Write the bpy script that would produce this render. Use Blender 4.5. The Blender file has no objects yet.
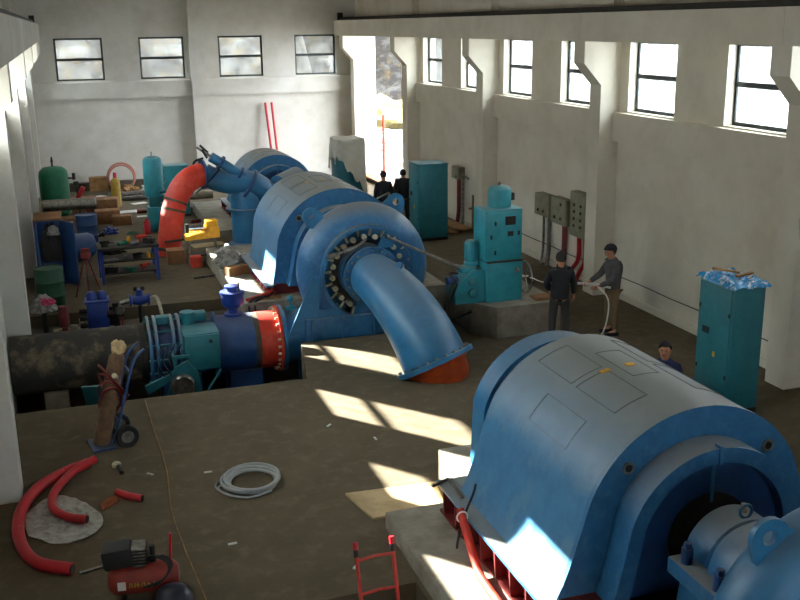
import bpy, bmesh, math, random
from mathutils import Vector, Matrix, noise
random.seed(7)
S = bpy.context.scene
COL = S.collection
PI = math.pi

# ------------------------------------------------------------------ camera, sky, sun, exposure
def look(yaw, pitch, roll):
    y, p, r = map(math.radians, (yaw, pitch, roll))
    f = Vector((math.sin(y)*math.cos(p), math.cos(y)*math.cos(p), -math.sin(p)))
    rt = Vector((math.cos(y), -math.sin(y), 0)); up = rt.cross(f)
    r2 = rt*math.cos(r) + up*math.sin(r); u2 = -rt*math.sin(r) + up*math.cos(r)
    return Matrix((r2, u2, -f)).transposed()
cd = bpy.data.cameras.new('camera'); cam = bpy.data.objects.new('camera', cd); COL.objects.link(cam)
cd.sensor_width = 36; cd.lens = 45.0; cd.clip_start = .05; cd.clip_end = 400
cam.matrix_world = Matrix.Translation((0, 0, 5.66)) @ look(18.2, 15.4, -.75).to_4x4()
S.camera = cam

W = bpy.data.worlds.new('sky'); S.world = W; W.use_nodes = True
bg = W.node_tree.nodes['Background']
bg.inputs[0].default_value = (.86, .93, 1, 1); bg.inputs[1].default_value = 9.0

sd = bpy.data.lights.new('sun', 'SUN'); sd.energy = 54; sd.angle = math.radians(.55); sd.color = (1, .95, .86)
so = bpy.data.objects.new('sun', sd); COL.objects.link(so); so.location = (-20, 25, 20)
so.rotation_euler = Vector((.63, -.775, -.517)).to_track_quat('-Z', 'Y').to_euler()

S.view_settings.view_transform = 'Standard'; S.view_settings.look = 'None'
S.view_settings.gamma = 1; S.view_settings.use_curve_mapping = False
S.view_settings.exposure = 1.3
try:
    S.cycles.use_denoising = True; S.cycles.max_bounces = 8; S.cycles.diffuse_bounces = 5
    S.cycles.transparent_max_bounces = 12; S.cycles.sample_clamp_indirect = 8
    S.cycles.caustics_reflective = False; S.cycles.caustics_refractive = False
except Exception: pass

# ------------------------------------------------------------------ materials
def lin(c):
    return tuple(((v/255)/12.92 if v/255 <= .04045 else ((v/255+.055)/1.055)**2.4) for v in c) + (1,)
_m = {}
def mat(name, c, rough=.6, metal=0.0, c2=None, scale=6, lo=.4, hi=.65, bump=0.0, dust=0.0, dustc=(120, 116, 108), c3=None, scale3=2, coat=0.0):
    if name in _m: return _m[name]
    m = bpy.data.materials.new(name); m.use_nodes = True; nt = m.node_tree; b = nt.nodes['Principled BSDF']
    b.inputs['Roughness'].default_value = rough; b.inputs['Metallic'].default_value = metal
    if coat: b.inputs['Coat Weight'].default_value = coat
    tc = nt.nodes.new('ShaderNodeTexCoord')
    def noise_mix(col_in, col2, sc, lo, hi):
        n = nt.nodes.new('ShaderNodeTexNoise'); n.inputs['Scale'].default_value = sc; n.inputs['Detail'].default_value = 6
        n.inputs['Roughness'].default_value = .65
        nt.links.new(tc.outputs['Object'], n.inputs['Vector'])
        r = nt.nodes.new('ShaderNodeMapRange'); r.inputs[1].default_value = lo; r.inputs[2].default_value = hi
        nt.links.new(n.outputs['Fac'], r.inputs[0])
        x = nt.nodes.new('ShaderNodeMix'); x.data_type = 'RGBA'
        nt.links.new(r.outputs[0], x.inputs[0])
        if isinstance(col_in, tuple): x.inputs[6].default_value = col_in
        else: nt.links.new(col_in, x.inputs[6])
        x.inputs[7].default_value = lin(col2)
        return x.outputs[2], n
    out = lin(c); n = None
    if c2: out, n = noise_mix(out, c2, scale, lo, hi)
    if c3: out, _ = noise_mix(out, c3, scale3, .5, .68)
    if dust:   # settled dust lies on upward faces
        g = nt.nodes.new('ShaderNodeNewGeometry'); s = nt.nodes.new('ShaderNodeSeparateXYZ')
        nt.links.new(g.outputs['Normal'], s.inputs[0])
        r = nt.nodes.new('ShaderNodeMapRange'); r.inputs[1].default_value = .35; r.inputs[2].default_value = .97; r.inputs[4].default_value = dust
        nt.links.new(s.outputs['Z'], r.inputs[0])
        x = nt.nodes.new('ShaderNodeMix'); x.data_type = 'RGBA'; nt.links.new(r.outputs[0], x.inputs[0])
        if isinstance(out, tuple): x.inputs[6].default_value = out
        else: nt.links.new(out, x.inputs[6])
        x.inputs[7].default_value = lin(dustc); out = x.outputs[2]
    if isinstance(out, tuple): b.inputs['Base Color'].default_value = out
    else: nt.links.new(out, b.inputs['Base Color'])
    if bump and n:
        bp = nt.nodes.new('ShaderNodeBump'); bp.inputs['Strength'].default_value = bump; bp.inputs['Distance'].default_value = .02
        nt.links.new(n.outputs['Fac'], bp.inputs['Height']); nt.links.new(bp.outputs[0], b.inputs['Normal'])
    _m[name] = m; return m

PLASTER = mat('white_plaster', (198, 195, 186), .9, c2=(186, 182, 172), scale=1.3, c3=(206, 204, 198), scale3=.4)
PLASTER2 = mat('white_plaster_lit_copy', (211, 203, 187), .9, c2=(200, 192, 175), scale=1.1, c3=(216, 209, 194), scale3=.5)  # same wall plaster; light on the right side is put into its colour
FLOOR = mat('dusty_concrete_floor', (91, 79, 58), .95, c2=(78, 67, 48), scale=1.1, lo=.35, hi=.68, bump=.12, c3=(101, 89, 67), scale3=4)
CONC = mat('raw_concrete', (142, 135, 120), .92, c2=(116, 107, 92), scale=3, bump=.3)
WETC = mat('pit_concrete', (88, 78, 64), .9, c2=(66, 57, 46), scale=3, bump=.3)
BLUE = mat('machine_blue_paint', (44, 104, 148), .42, c2=(38, 92, 134), scale=5, dust=.8, dustc=(142, 139, 130), c3=(60, 114, 152), scale3=9)
BLUESH = mat('dusty_lit_shell_blue', (62, 120, 160), .45, c2=(52, 106, 146), scale=4, dust=.85, dustc=(140, 137, 127), c3=(84, 126, 154), scale3=3)  # dust plus light bounced from the sunlit floor, both put into the blue
BLUE2 = mat('light_blue_paint', (38, 112, 156), .42, c2=(32, 98, 140), scale=4, dust=.42, dustc=(130, 132, 128))
BLUED = mat('dark_blue_paint', (28, 70, 122), .5, c2=(22, 58, 106), scale=6, dust=.35)
ROYAL = mat('royal_blue_paint', (24, 58, 138), .45, c2=(20, 46, 118), scale=7, dust=.2)
TEAL = mat('teal_paint', (36, 112, 122), .42, c2=(30, 100, 112), scale=4, dust=.3, dustc=(120, 150, 150))
TEAL2 = mat('bright_teal_paint', (44, 140, 152), .42, c2=(36, 126, 140), scale=4, dust=.35, dustc=(140, 170, 172))
GREEN = mat('green_tank_paint', (10, 112, 78), .45, c2=(8, 96, 66), scale=5)
GREEND = mat('dark_green_paint', (20, 74, 42), .55, c2=(16, 56, 34), scale=6)
REDD = mat('dull_red_enamel', (140, 40, 26), .5, c2=(116, 34, 24), scale=6)
RED = mat('red_primer', (196, 52, 34), .55, c2=(172, 44, 30), scale=5, c3=(206, 84, 62), scale3=3)
REDP = mat('red_plastic', (186, 20, 34), .45, c2=(162, 18, 30), scale=9)
REDW = mat('scuffed_red_plastic', (176, 18, 32), .5, c2=(170, 100, 96), scale=14, lo=.62, hi=.7)
ORANGE = mat('orange_primer', (196, 78, 30), .6, c2=(160, 60, 28), scale=6)
MAROON = mat('red_oxide_steel', (120, 34, 32), .6, c2=(90, 28, 28), scale=8)
YEL = mat('yellow_paint', (236, 170, 16), .45, c2=(214, 150, 14), scale=8)
YELD = mat('worn_yellow_paint', (172, 140, 40), .6, c2=(140, 112, 40), scale=10)
STEEL = mat('bare_steel', (150, 148, 142), .38, .85, c2=(110, 104, 96), scale=12)
CHROME = mat('chrome', (220, 222, 224), .12, 1)
CREAM = mat('cream_steel', (196, 188, 158), .5, .2, c2=(160, 150, 122), scale=16)
DARK = mat('dark_iron', (34, 32, 30), .6, .3, c2=(54, 46, 38), scale=10)
BLACK = mat('black_rubber', (16, 16, 18), .6)
MUDDY = mat('mud_streaked_black_pipe', (46, 42, 36), .7, c2=(122, 108, 82), scale=2.2, lo=.5, hi=.66, bump=.2)
CARD = mat('cardboard', (140, 98, 62), .85, c2=(120, 82, 52), scale=4)
WOOD = mat('rough_wood', (158, 120, 74), .8, c2=(124, 90, 54), scale=5)
PLY = mat('pale_plywood', (186, 162, 122), .8, c2=(160, 136, 98), scale=3)
GREYP = mat('grey_hose_plastic', (150, 152, 150), .45)
SHEET = mat('clear_plastic_sheet', (158, 155, 148), .3, c2=(112, 106, 96), scale=9)
TARP = mat('pale_tarpaulin', (196, 190, 176), .6, c2=(180, 174, 160), scale=3)
PAPER = mat('white_paper', (214, 212, 206), .8)
BLUEFILM = mat('blue_plastic_film', (40, 130, 190), .2, c2=(170, 200, 214), scale=11, lo=.52, hi=.6)
PANELG = mat('grey_green_panel', (128, 126, 104), .6, c2=(112, 110, 92), scale=6)
WFRAME = mat('dark_green_window_frame', (18, 34, 32), .5)
SNOW = mat('snow_over_earth', (150, 149, 146), .9, c2=(58, 48, 36), scale=2.2, lo=.47, hi=.55, bump=.4)
SCRUB = mat('dry_scrub_slope', (24, 20, 14), .95, c2=(62, 60, 56), scale=1.1, lo=.45, hi=.6, bump=.5, c3=(60, 48, 22), scale3=1.9)
STRAW = mat('dry_grass', (140, 124, 78), .95, c2=(104, 94, 60), scale=5, bump=.4)
SKIN = mat('skin', (178, 122, 92), .6); HAIR = mat('black_hair', (20, 17, 16), .8)
CLB = mat('black_jacket_cloth', (20, 20, 24), .85, c2=(28, 28, 34), scale=20)
CLG = mat('grey_jacket_cloth', (84, 82, 84), .85, c2=(70, 68, 70), scale=20)
CLT = mat('dark_trouser_cloth', (44, 42, 40), .9); CLK = mat('khaki_trouser_cloth', (112, 92, 66), .9)
CLN = mat('navy_cloth', (20, 30, 72), .85); SHOE = mat('black_shoe', (18, 17, 16), .6)

def glass_mat(h0, h1, gl=.06):
    m = bpy.data.materials.new('dusty_window_glass'); m.use_nodes = True; nt = m.node_tree
    nt.nodes.remove(nt.nodes['Principled BSDF']); o = nt.nodes['Material Output']
    t = nt.nodes.new('ShaderNodeBsdfTransparent'); t.inputs[0].default_value = (.96, .98, .97, 1)
    d = nt.nodes.new('ShaderNodeBsdfTranslucent'); d.inputs[0].default_value = (.82, .86, .88, 1)
    g = nt.nodes.new('ShaderNodeBsdfGlossy'); g.inputs['Roughness'].default_value = .05
    tc = nt.nodes.new('ShaderNodeTexCoord'); mp = nt.nodes.new('ShaderNodeMapping'); mp.inputs['Scale'].default_value = (6, 6, 1.2)
    n = nt.nodes.new('ShaderNodeTexNoise'); n.inputs['Scale'].default_value = 1.6; n.inputs['Detail'].default_value = 5
    r = nt.nodes.new('ShaderNodeMapRange'); r.inputs[1].default_value = .35; r.inputs[2].default_value = .75; r.inputs[3].default_value = h0; r.inputs[4].default_value = h1
    a = nt.nodes.new('ShaderNodeMixShader'); b = nt.nodes.new('ShaderNodeMixShader'); b.inputs[0].default_value = gl
    nt.links.new(tc.outputs['Object'], mp.inputs[0]); nt.links.new(mp.outputs[0], n.inputs['Vector']); nt.links.new(n.outputs['Fac'], r.inputs[0])
    nt.links.new(r.outputs[0], a.inputs[0]); nt.links.new(t.outputs[0], a.inputs[1]); nt.links.new(d.outputs[0], a.inputs[2])
    nt.links.new(a.outputs[0], b.inputs[1]); nt.links.new(g.outputs[0], b.inputs[2]); nt.links.new(b.outputs[0], o.inputs[0])
    return m
GLASS = glass_mat(.1, .38); GLASSC = glass_mat(.0, .05, .015)

# ------------------------------------------------------------------ mesh helpers
class MB:
    def __init__(s): s.bm = bmesh.new()
    def box(s, c, d, rz=0, rx=0, ry=0, bev=0):
        t = bmesh.new(); bmesh.ops.create_cube(t, size=1)
        bmesh.ops.scale(t, vec=d, verts=t.verts)
        if bev: bmesh.ops.bevel(t, geom=list(t.edges), offset=bev, segments=2, affect='EDGES', profile=.5)
        M = Matrix.Translation(c) @ Matrix.Rotation(rz, 4, 'Z') @ Matrix.Rotation(ry, 4, 'Y') @ Matrix.Rotation(rx, 4, 'X')
        bmesh.ops.transform(t, matrix=M, verts=t.verts); return s.add(t)
    def b2(s, x0, x1, y0, y1, z0, z1, bev=0):
        return s.box(((x0+x1)/2, (y0+y1)/2, (z0+z1)/2), (abs(x1-x0), abs(y1-y0), abs(z1-z0)), bev=bev)
    def add(s, t, M=None):
        if M is not None: bmesh.ops.transform(t, matrix=M, verts=t.verts)
        me = bpy.data.meshes.new('t'); t.to_mesh(me); t.free(); s.bm.from_mesh(me); bpy.data.meshes.remove(me); return s
    def tube(s, pts, r, seg=12, closed=False, cap=True):
        pts = [Vector(p) for p in pts]; n = len(pts); rs = r if isinstance(r, (list, tuple)) else [r]*n
        tans = []
        for i in range(n):
            a = pts[(i-1) % n] if closed or i > 0 else pts[0]; b = pts[(i+1) % n] if closed or i < n-1 else pts[-1]
            tans.append((b-a).normalized())
        up = Vector((0, 0, 1)) if abs(tans[0].z) < .9 else Vector((1, 0, 0))
        u = tans[0].cross(up).normalized(); rings = []
        for i in range(n):
            t = tans[i]; u = (u - t*u.dot(t)).normalized(); v = t.cross(u)
            rings.append([s.bm.verts.new(pts[i] + (u*math.cos(k*2*PI/seg) + v*math.sin(k*2*PI/seg))*rs[i]) for k in range(seg)])
        m = n if closed else n-1
        for i in range(m):
            A, B = rings[i], rings[(i+1) % n]
            for k in range(seg): s.bm.faces.new((A[k], A[(k+1) % seg], B[(k+1) % seg], B[k]))
        if cap and not closed:
            s.bm.faces.new(rings[0][::-1]); s.bm.faces.new(rings[-1])
        return s
    def cyl(s, a, b, r, r2=None, seg=16): return s.tube([a, b], [r, r if r2 is None else r2], seg)
    def lathe(s, prof, o=(0, 0, 0), axis=(0, 0, 1), seg=32, closed=False):
        # prof: list of (radius, height along axis)
        ax = Vector(axis).normalized(); up = Vector((0, 0, 1)) if abs(ax.z) < .9 else Vector((1, 0, 0))
        u = ax.cross(up).normalized(); v = ax.cross(u); o = Vector(o); rings = []
        for r, h in prof:
            if r < 1e-5: rings.append([s.bm.verts.new(o+ax*h)])
            else: rings.append([s.bm.verts.new(o+ax*h+(u*math.cos(k*2*PI/seg)+v*math.sin(k*2*PI/seg))*r) for k in range(seg)])
        L = list(zip(rings, rings[1:])) + ([(rings[-1], rings[0])] if closed else [])
        for A, B in L:
            for k in range(seg):
                k2 = (k+1) % seg
                if len(A) == 1 and len(B) == 1: break
                if len(A) == 1: s.bm.faces.new((A[0], B[k2], B[k]))
                elif len(B) == 1: s.bm.faces.new((A[k], A[k2], B[0]))
                else: s.bm.faces.new((A[k], A[k2], B[k2], B[k]))
        return s
    def prism(s, poly, y0, y1, plane='XZ', hole=None):
        # poly in plane, extruded along the remaining axis from y0 to y1; hole = inner outline with the same vertex count
        def P(a, t):
            return {'XZ': (a[0], t, a[1]), 'YZ': (t, a[0], a[1]), 'XY': (a[0], a[1], t)}[plane]
        A = [s.bm.verts.new(P(p, y0)) for p in poly]; B = [s.bm.verts.new(P(p, y1)) for p in poly]; n = len(poly)
        for i in range(n): s.bm.faces.new((A[i], A[(i+1) % n], B[(i+1) % n], B[i]))
        if hole:
            C = [s.bm.verts.new(P(p, y0)) for p in hole]; D = [s.bm.verts.new(P(p, y1)) for p in hole]
            for i in range(n):
                j = (i+1) % n
                s.bm.faces.new((C[j], C[i], D[i], D[j])); s.bm.faces.new((A[j], A[i], C[i], C[j])); s.bm.faces.new((B[i], B[j], D[j], D[i]))
        else: s.bm.faces.new(A[::-1]); s.bm.faces.new(B)
        return s
    def ball(s, c, r, sc=(1, 1, 1), seg=16):
        t = bmesh.new(); bmesh.ops.create_uvsphere(t, u_segments=seg, v_segments=max(6, seg//2), radius=r)
        bmesh.ops.scale(t, vec=sc, verts=t.verts); return s.add(t, Matrix.Translation(c))
    def crumple(s, c, d, n=10, amp=.25, seed=0, flat=False):
        # a wrinkled bag or heap: dense blob displaced by noise
        t = bmesh.new(); bmesh.ops.create_icosphere(t, subdivisions=4, radius=1)
        for v in t.verts:
            k = noise.noise(v.co*2.3+Vector((seed, 0, 0)))*amp + abs(noise.noise(v.co*6+Vector((seed, 3, 0))))*amp*.6
            v.co *= 1+k
            if v.co.z < -.35: v.co.z = -.35
            v.co = Vector((v.co.x*d[0], v.co.y*d[1], (v.co.z+.35)*d[2]/1.35))
        return s.add(t, Matrix.Translation(c))
    def build(s, name, m, parent=None, loc=None, sharp=38, label=None):
        bmesh.ops.remove_doubles(s.bm, verts=s.bm.verts, dist=1e-5)
        bmesh.ops.recalc_face_normals(s.bm, faces=s.bm.faces)
        a = math.radians(sharp)
        for e in s.bm.edges: e.smooth = len(e.link_faces) == 2 and e.calc_face_angle(0) < a
        for f in s.bm.faces: f.smooth = True
        me = bpy.data.meshes.new(name); s.bm.to_mesh(me); s.bm.free()
        me.materials.append(m); o = bpy.data.objects.new(name, me); COL.objects.link(o)
        if parent: o.parent = parent
        if loc: o.location = loc
        if label: o['label'] = label
        return o

def tag(o, label, cat, group=None):
    o['label'] = label; o['category'] = cat
    if group: o['group'] = group
    return o
def struct(name, mb, m, parent=None, sharp=38):
    o = mb.build(name, m, parent, sharp=sharp)
    if parent is None: o['kind'] = 'structure'
    return o
def thing(name, label, cat, loc=(0, 0, 0), rz=0, group=None):
    o = bpy.data.objects.new(name, None); COL.objects.link(o); o.empty_display_size = .1
    o.location = loc; o.rotation_euler = (0, 0, rz); return tag(o, label, cat, group)
def solo(name, mb, m, label, cat, loc=(0, 0, 0), rz=0, group=None):
    o = mb.build(name, m); o.location = loc; o.rotation_euler = (0, 0, rz); return tag(o, label, cat, group)
def copy_tree(o, parent=None):
    c = o.copy(); COL.objects.link(c); c.parent = parent
    for ch in list(o.children): copy_tree(ch, c)
    return c
def arc(cx, cz, r, a0, a1, n): return [(cx+r*math.cos(math.radians(a0+(a1-a0)*i/n)), cz+r*math.sin(math.radians(a0+(a1-a0)*i/n))) for i in range(n+1)]
def bez(p0, p1, p2, p3, n=16):
    out = []
    for i in range(n+1):
        t = i/n; out.append(tuple((1-t)**3*a+3*(1-t)**2*t*b+3*(1-t)*t*t*c+t**3*d for a, b, c, d in zip(p0, p1, p2, p3)))
    return out
def smooth_path(pts, n=6):
    P = [Vector(p) for p in pts]; P = [P[0]*2-P[1]] + P + [P[-1]*2-P[-2]]; out = []
    for i in range(1, len(P)-2):
        for k in range(n):
            t = k/n; a, b, c, d = P[i-1], P[i], P[i+1], P[i+2]
            out.append(.5*((2*b)+(-a+c)*t+(2*a-5*b+4*c-d)*t*t+(-a+3*b-3*c+d)*t**3))
    out.append(P[-2]); return out

#=== STRUCTURE ===
XL, XR, YB, YF, ZT = -1.35, 10.84, 38.0, -6.0, 8.6
TH = .4
COLN = [12.25+6.13*k for k in range(-2, 5)]   # near faces of the bay columns
# floor slabs round the machine pits
fl = MB()
Z0 = -1.3
for x0, x1, y0, y1 in [(XL-TH, XR+TH, YF-TH, 3.2), (3.05, XR+TH, 3.2, 5.0), (6.6, XR+TH, 5.0, 6.3), (3.05, XR+TH, 6.3, 8.85),
                       (XL-TH, XR+TH, 8.85, 15.4), (3.78, XR+TH, 17.33, 17.36), (6.55, XR+TH, 17.35, 19.0), (3.45, XR+TH, 19.0, 21.0), (XL-TH, XR+TH, 21.0, YB+TH)]:
    fl.b2(x0, x1, y0, y1, Z0, 0)
fl.prism([(3.42, 15.4), (XR+TH, 15.4), (XR+TH, 17.35), (3.76, 17.35)], Z0, 0, 'XY')
fo = struct('floor', fl, FLOOR)
pf = MB(); pf.b2(XL-TH, 6.9, 3.0, 9.0, Z0-.15, Z0); pf.b2(XL-TH, 6.9, 15.2, 21.2, Z0-.15, Z0); pf.b2(XL-TH, 3.44, 18.95, 20.99, Z0, -.25)
struct('trim_1', pf, WETC)

WINS_R = []; WINS_L = []
for c in COLN[1:-1]:   # the bay below the camera has no windows
    WINS_R += [(c+1.0, c+2.62), (c+4.15, c+5.8)]; WINS_L += [(c+1.2, c+2.86), (c+4.35, c+6.0)]
DOOR = (32.45, 36.77)
WINS_R = [w for w in WINS_R if not (w[1] > DOOR[0] and w[0] < DOOR[1])]
ZS, ZW = 3.9, 5.3
def side_wall(x0, x1, wins, door=None, ZW=5.3):
    m = MB()
    segs = []
    y = YF-TH
    for a, b in wins:
        if door and a > door[1] and y < door[0]:
            m.b2(x0, x1, y, door[0], Z0-.15, ZW); y = door[1]
        m.b2(x0, x1, y, a, Z0-.15, ZW); m.b2(x0, x1, a, b, Z0-.15, ZS); y = b
    if door and y < door[0]:
        m.b2(x0, x1, y, door[0], Z0-.15, ZW); y = door[1]
    m.b2(x0, x1, y, YB, Z0-.15, ZW); m.b2(x0, x1, YF-TH, YB, ZW, ZT)
    if door: m.b2(x0, x1, door[0], door[1], Z0-.15, .12)
    return m
struct('wall_right', side_wall(XR, XR+TH, WINS_R, DOOR), PLASTER2)
struct('wall_left', side_wall(XL-TH, XL, WINS_L, None, 5.62), PLASTER)
BW = [(-.12, 1.52), (2.77, 4.36), (5.6, 7.24), (8.46, 10.04)]
bwm = MB(); x = XL-TH
for a, b in BW:
    bwm.b2(x, a, YB, YB+TH, Z0-.15, ZW+.04); bwm.b2(a, b, YB, YB+TH, Z0-.15, ZS-.03); x = b
bwm.b2(x, XR+TH, YB, YB+TH, Z0-.15, ZW+.04); bwm.b2(XL-TH, XR+TH, YB, YB+TH, ZW+.04, ZT)
struct('wall_back', bwm, PLASTER)
FW_ADDED = [(.3, 2.3), (3.9, 5.9), (7.5, 9.5)]  # unseen openings added behind the camera to light faces turned toward it
fwm = MB(); x = XL-TH
for a, b in FW_ADDED: fwm.b2(x, a, YF-TH, YF, Z0-.15, ZT); fwm.b2(a, b, YF-TH, YF, Z0-.15, 3.6); fwm.b2(a, b, YF-TH, YF, 5.6, ZT); x = b
fwm.b2(x, XR+TH, YF-TH, YF, Z0-.15, ZT); struct('wall_front', fwm, PLASTER)
struct('ceiling', MB().b2(XL-TH, XR+TH, YF-TH, YB+TH, ZT, ZT+.2), PLASTER)

# ring beams under the windows, sills
k = 1
def trim(mb, m):
    global k
    k += 1; return struct('trim_%d' % k, mb, m)
m = MB(); m.b2(XR-.13, XR, YF, DOOR[0]-.3, 3.28, 3.87); m.b2(XR-.09, XR, DOOR[1]+.1, YB, 3.28, 3.87); trim(m, PLASTER2)
trim(MB().b2(XL, XL+.09, YF, YB, 3.28, 3.87), PLASTER)
trim(MB().b2(XL, XR, YB-.2, YB, 3.24, 3.82), PLASTER)
trim(MB().b2(4.53, 5.04, YB-.34, YB, 0, ZT), PLASTER)
# bay columns with corbels, and the crane beam they carry
for side in (1, -1):
    wall = XR if side > 0 else XL; face = 10.4 if side > 0 else -.95; cor = 10.0 if side > 0 else -.55
    pm = PLASTER2 if side > 0 else PLASTER
    for c in COLN:
        poly = [(wall, 0), (face, 0), (face, 4.42), (cor, 4.86), (cor, 5.29), (wall, 5.29)]
        y1 = min(c+.45, YB)
        m = MB(); m.prism(poly, c, y1, 'XZ'); m.b2(min(wall, wall-side*.22), max(wall, wall-side*.22), c+.02, y1-.02, 5.29, ZT)
        trim(m, pm)
    m = MB()
    for a, b in zip([YF]+COLN, COLN+[YB-.02]):
        if b-a < .3: continue
        bb = b+.22 if b != YB-.02 else b; aa = a+.23 if a != YF else a
        m.b2(min(cor, wall), max(cor, wall), aa, bb, 5.29, 5.84)
    trim(m, pm)
    m = MB(); xc = (cor+face)/2
    m.b2(xc-.13, xc+.13, YF, YB-.3, 5.84, 5.87); m.b2(xc-.05, xc+.05, YF, YB-.3, 5.87, 5.95); trim(m, DARK)
    trim(MB().b2(xc-.09, xc+.09, YB-.28, YB-.12, 5.84, 6.12), DARK)
    # cable clipped along the wall foot
trim(MB().b2(XR-.05, XR, YF, DOOR[0]-.4, 0, .14), PLASTER2)

# windows: frame with one cross bar, one pane each
wn = 0
def window(a, b, z0, z1, x, axis, gm=None, zm=None):
    global wn
    wn += 1
    fr = MB(); pn = MB(); t = .065; zm = zm or z0+(z1-z0)*.5
    def bar(u0, u1, w0, w1, d=.06):
        if axis == 'X': fr.b2(x-d/2, x+d/2, u0, u1, w0, w1)
        else: fr.b2(u0, u1, x-d/2, x+d/2, w0, w1)
    bar(a, b, z0, z0+t); bar(a, b, z1-t, z1); bar(a, a+t, z0+t, z1-t); bar(b-t, b, z0+t, z1-t); bar(a+t, b-t, zm-.045, zm+.045)
    o = struct('window_%d' % wn, fr, WFRAME)
    for (p, q) in ((z0+t, zm-.045), (zm+.045, z1-t)):
        g = MB()
        if axis == 'X': g.b2(x-.004, x+.004, a+t, b-t, p, q)
        else: g.b2(a+t, b-t, x-.004, x+.004, p, q)
        g.build('pane', gm or GLASS, o)
for a, b in WINS_R: window(a, b, ZS, ZW, XR+.2, 'X', GLASSC if a > 26 else None)
for a, b in WINS_L: window(a, b, ZS, 5.62, XL-.2, 'X', zm=4.6)
for a, b in BW: window(a, b, ZS-.03, ZW+.04, YB+.12, 'Y', GLASSC)

for a, b in FW_ADDED: window(a, b, 3.6, 5.6, YF-.15, 'Y')  # added unseen windows, there only for light from behind
# outside: snowy yard, rubble, brush slopes
def terrain(name, x0, x1, y0, y1, f, m, nx=60, ny=60):
    bm = MB(); V = [[bm.bm.verts.new((x0+(x1-x0)*i/nx, y0+(y1-y0)*j/ny, f(x0+(x1-x0)*i/nx, y0+(y1-y0)*j/ny))) for j in range(ny+1)] for i in range(nx+1)]
    for i in range(nx):
        for j in range(ny): bm.bm.faces.new((V[i][j], V[i+1][j], V[i+1][j+1], V[i][j+1]))
    return struct(name, bm, m, sharp=80)
def yard(x, y):
    n = noise.noise(Vector((x*.35, y*.35, 0)))*.35 + noise.noise(Vector((x*1.3, y*1.3, 4)))*.16
    return -.25 + n*min(1, max(0, (x-11.3)/2)) + max(0, x-14)*.06
terrain('ground_yard', XR+TH+.02, 40, 8, 84, yard, SNOW, 100, 220)
def slope(x, y):
    d = max(0, (x-24)*.42+(y-60)*.5)
    return min(26, d*1.5) - .5 + noise.noise(Vector((x*.2, y*.2, 1)))*1.6*min(1, d) + noise.noise(Vector((x*.9, y*.9, 2)))*.7*min(1, d)
terrain('ground_slope', XR+4, 95, 32, 130, slope, SCRUB, 120, 120)
def slope3(x, y):
    d = max(0, -5-x); return -.6 + min(22, d*.42) + (noise.noise(Vector((x*.25, y*.25, 11)))*1.2 + noise.noise(Vector((x*1.0, y*1.0, 5)))*.5)*min(1, d)
terrain('ground_bank_sky_block', -70, XL-TH-.02, -30, 44, slope3, SCRUB, 80, 80)  # unseen bank added to keep low sky out of the left windows
def slope2(x, y):
    d = max(0, y-43)*min(1, max(0, (13-x)/2)); return -.6 + min(32, d*1.15) + noise.noise(Vector((x*.3, y*.3, 7)))*1.4*min(1, d) + noise.noise(Vector((x*1.2, y*1.2, 3)))*.6*min(1, d)
terrain('ground_hillside', -45, 13.2, YB+TH+.05, 95, slope2, SCRUB, 110, 100)
#=== OBJECTS ===
# ---------------------------------------------------------------- concrete plinths
m = MB(); m.b2(3.1, 7.35, 6.85, 10.1, -.02, .2, .02); m.b2(3.1, 7.35, 6.3, 6.86, -.02, .2); trim(m, CONC)
trim(MB().b2(4.13, 6.5, 10.1, 11.1, -.02, .42, .02), CONC)
trim(MB().b2(3.02, 7.3, 19.05, 24.6, -.02, .38, .02), CONC)
trim(MB().b2(3.6, 7.6, 27.0, 32.0, -.02, .3, .02), CONC)
GP = trim(MB().prism([(7.25, 16.3), (8.55, 16.3), (8.55, 18.1), (6.95, 18.1), (6.95, 16.75)], -.02, .6, 'XY'), CONC)

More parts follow.
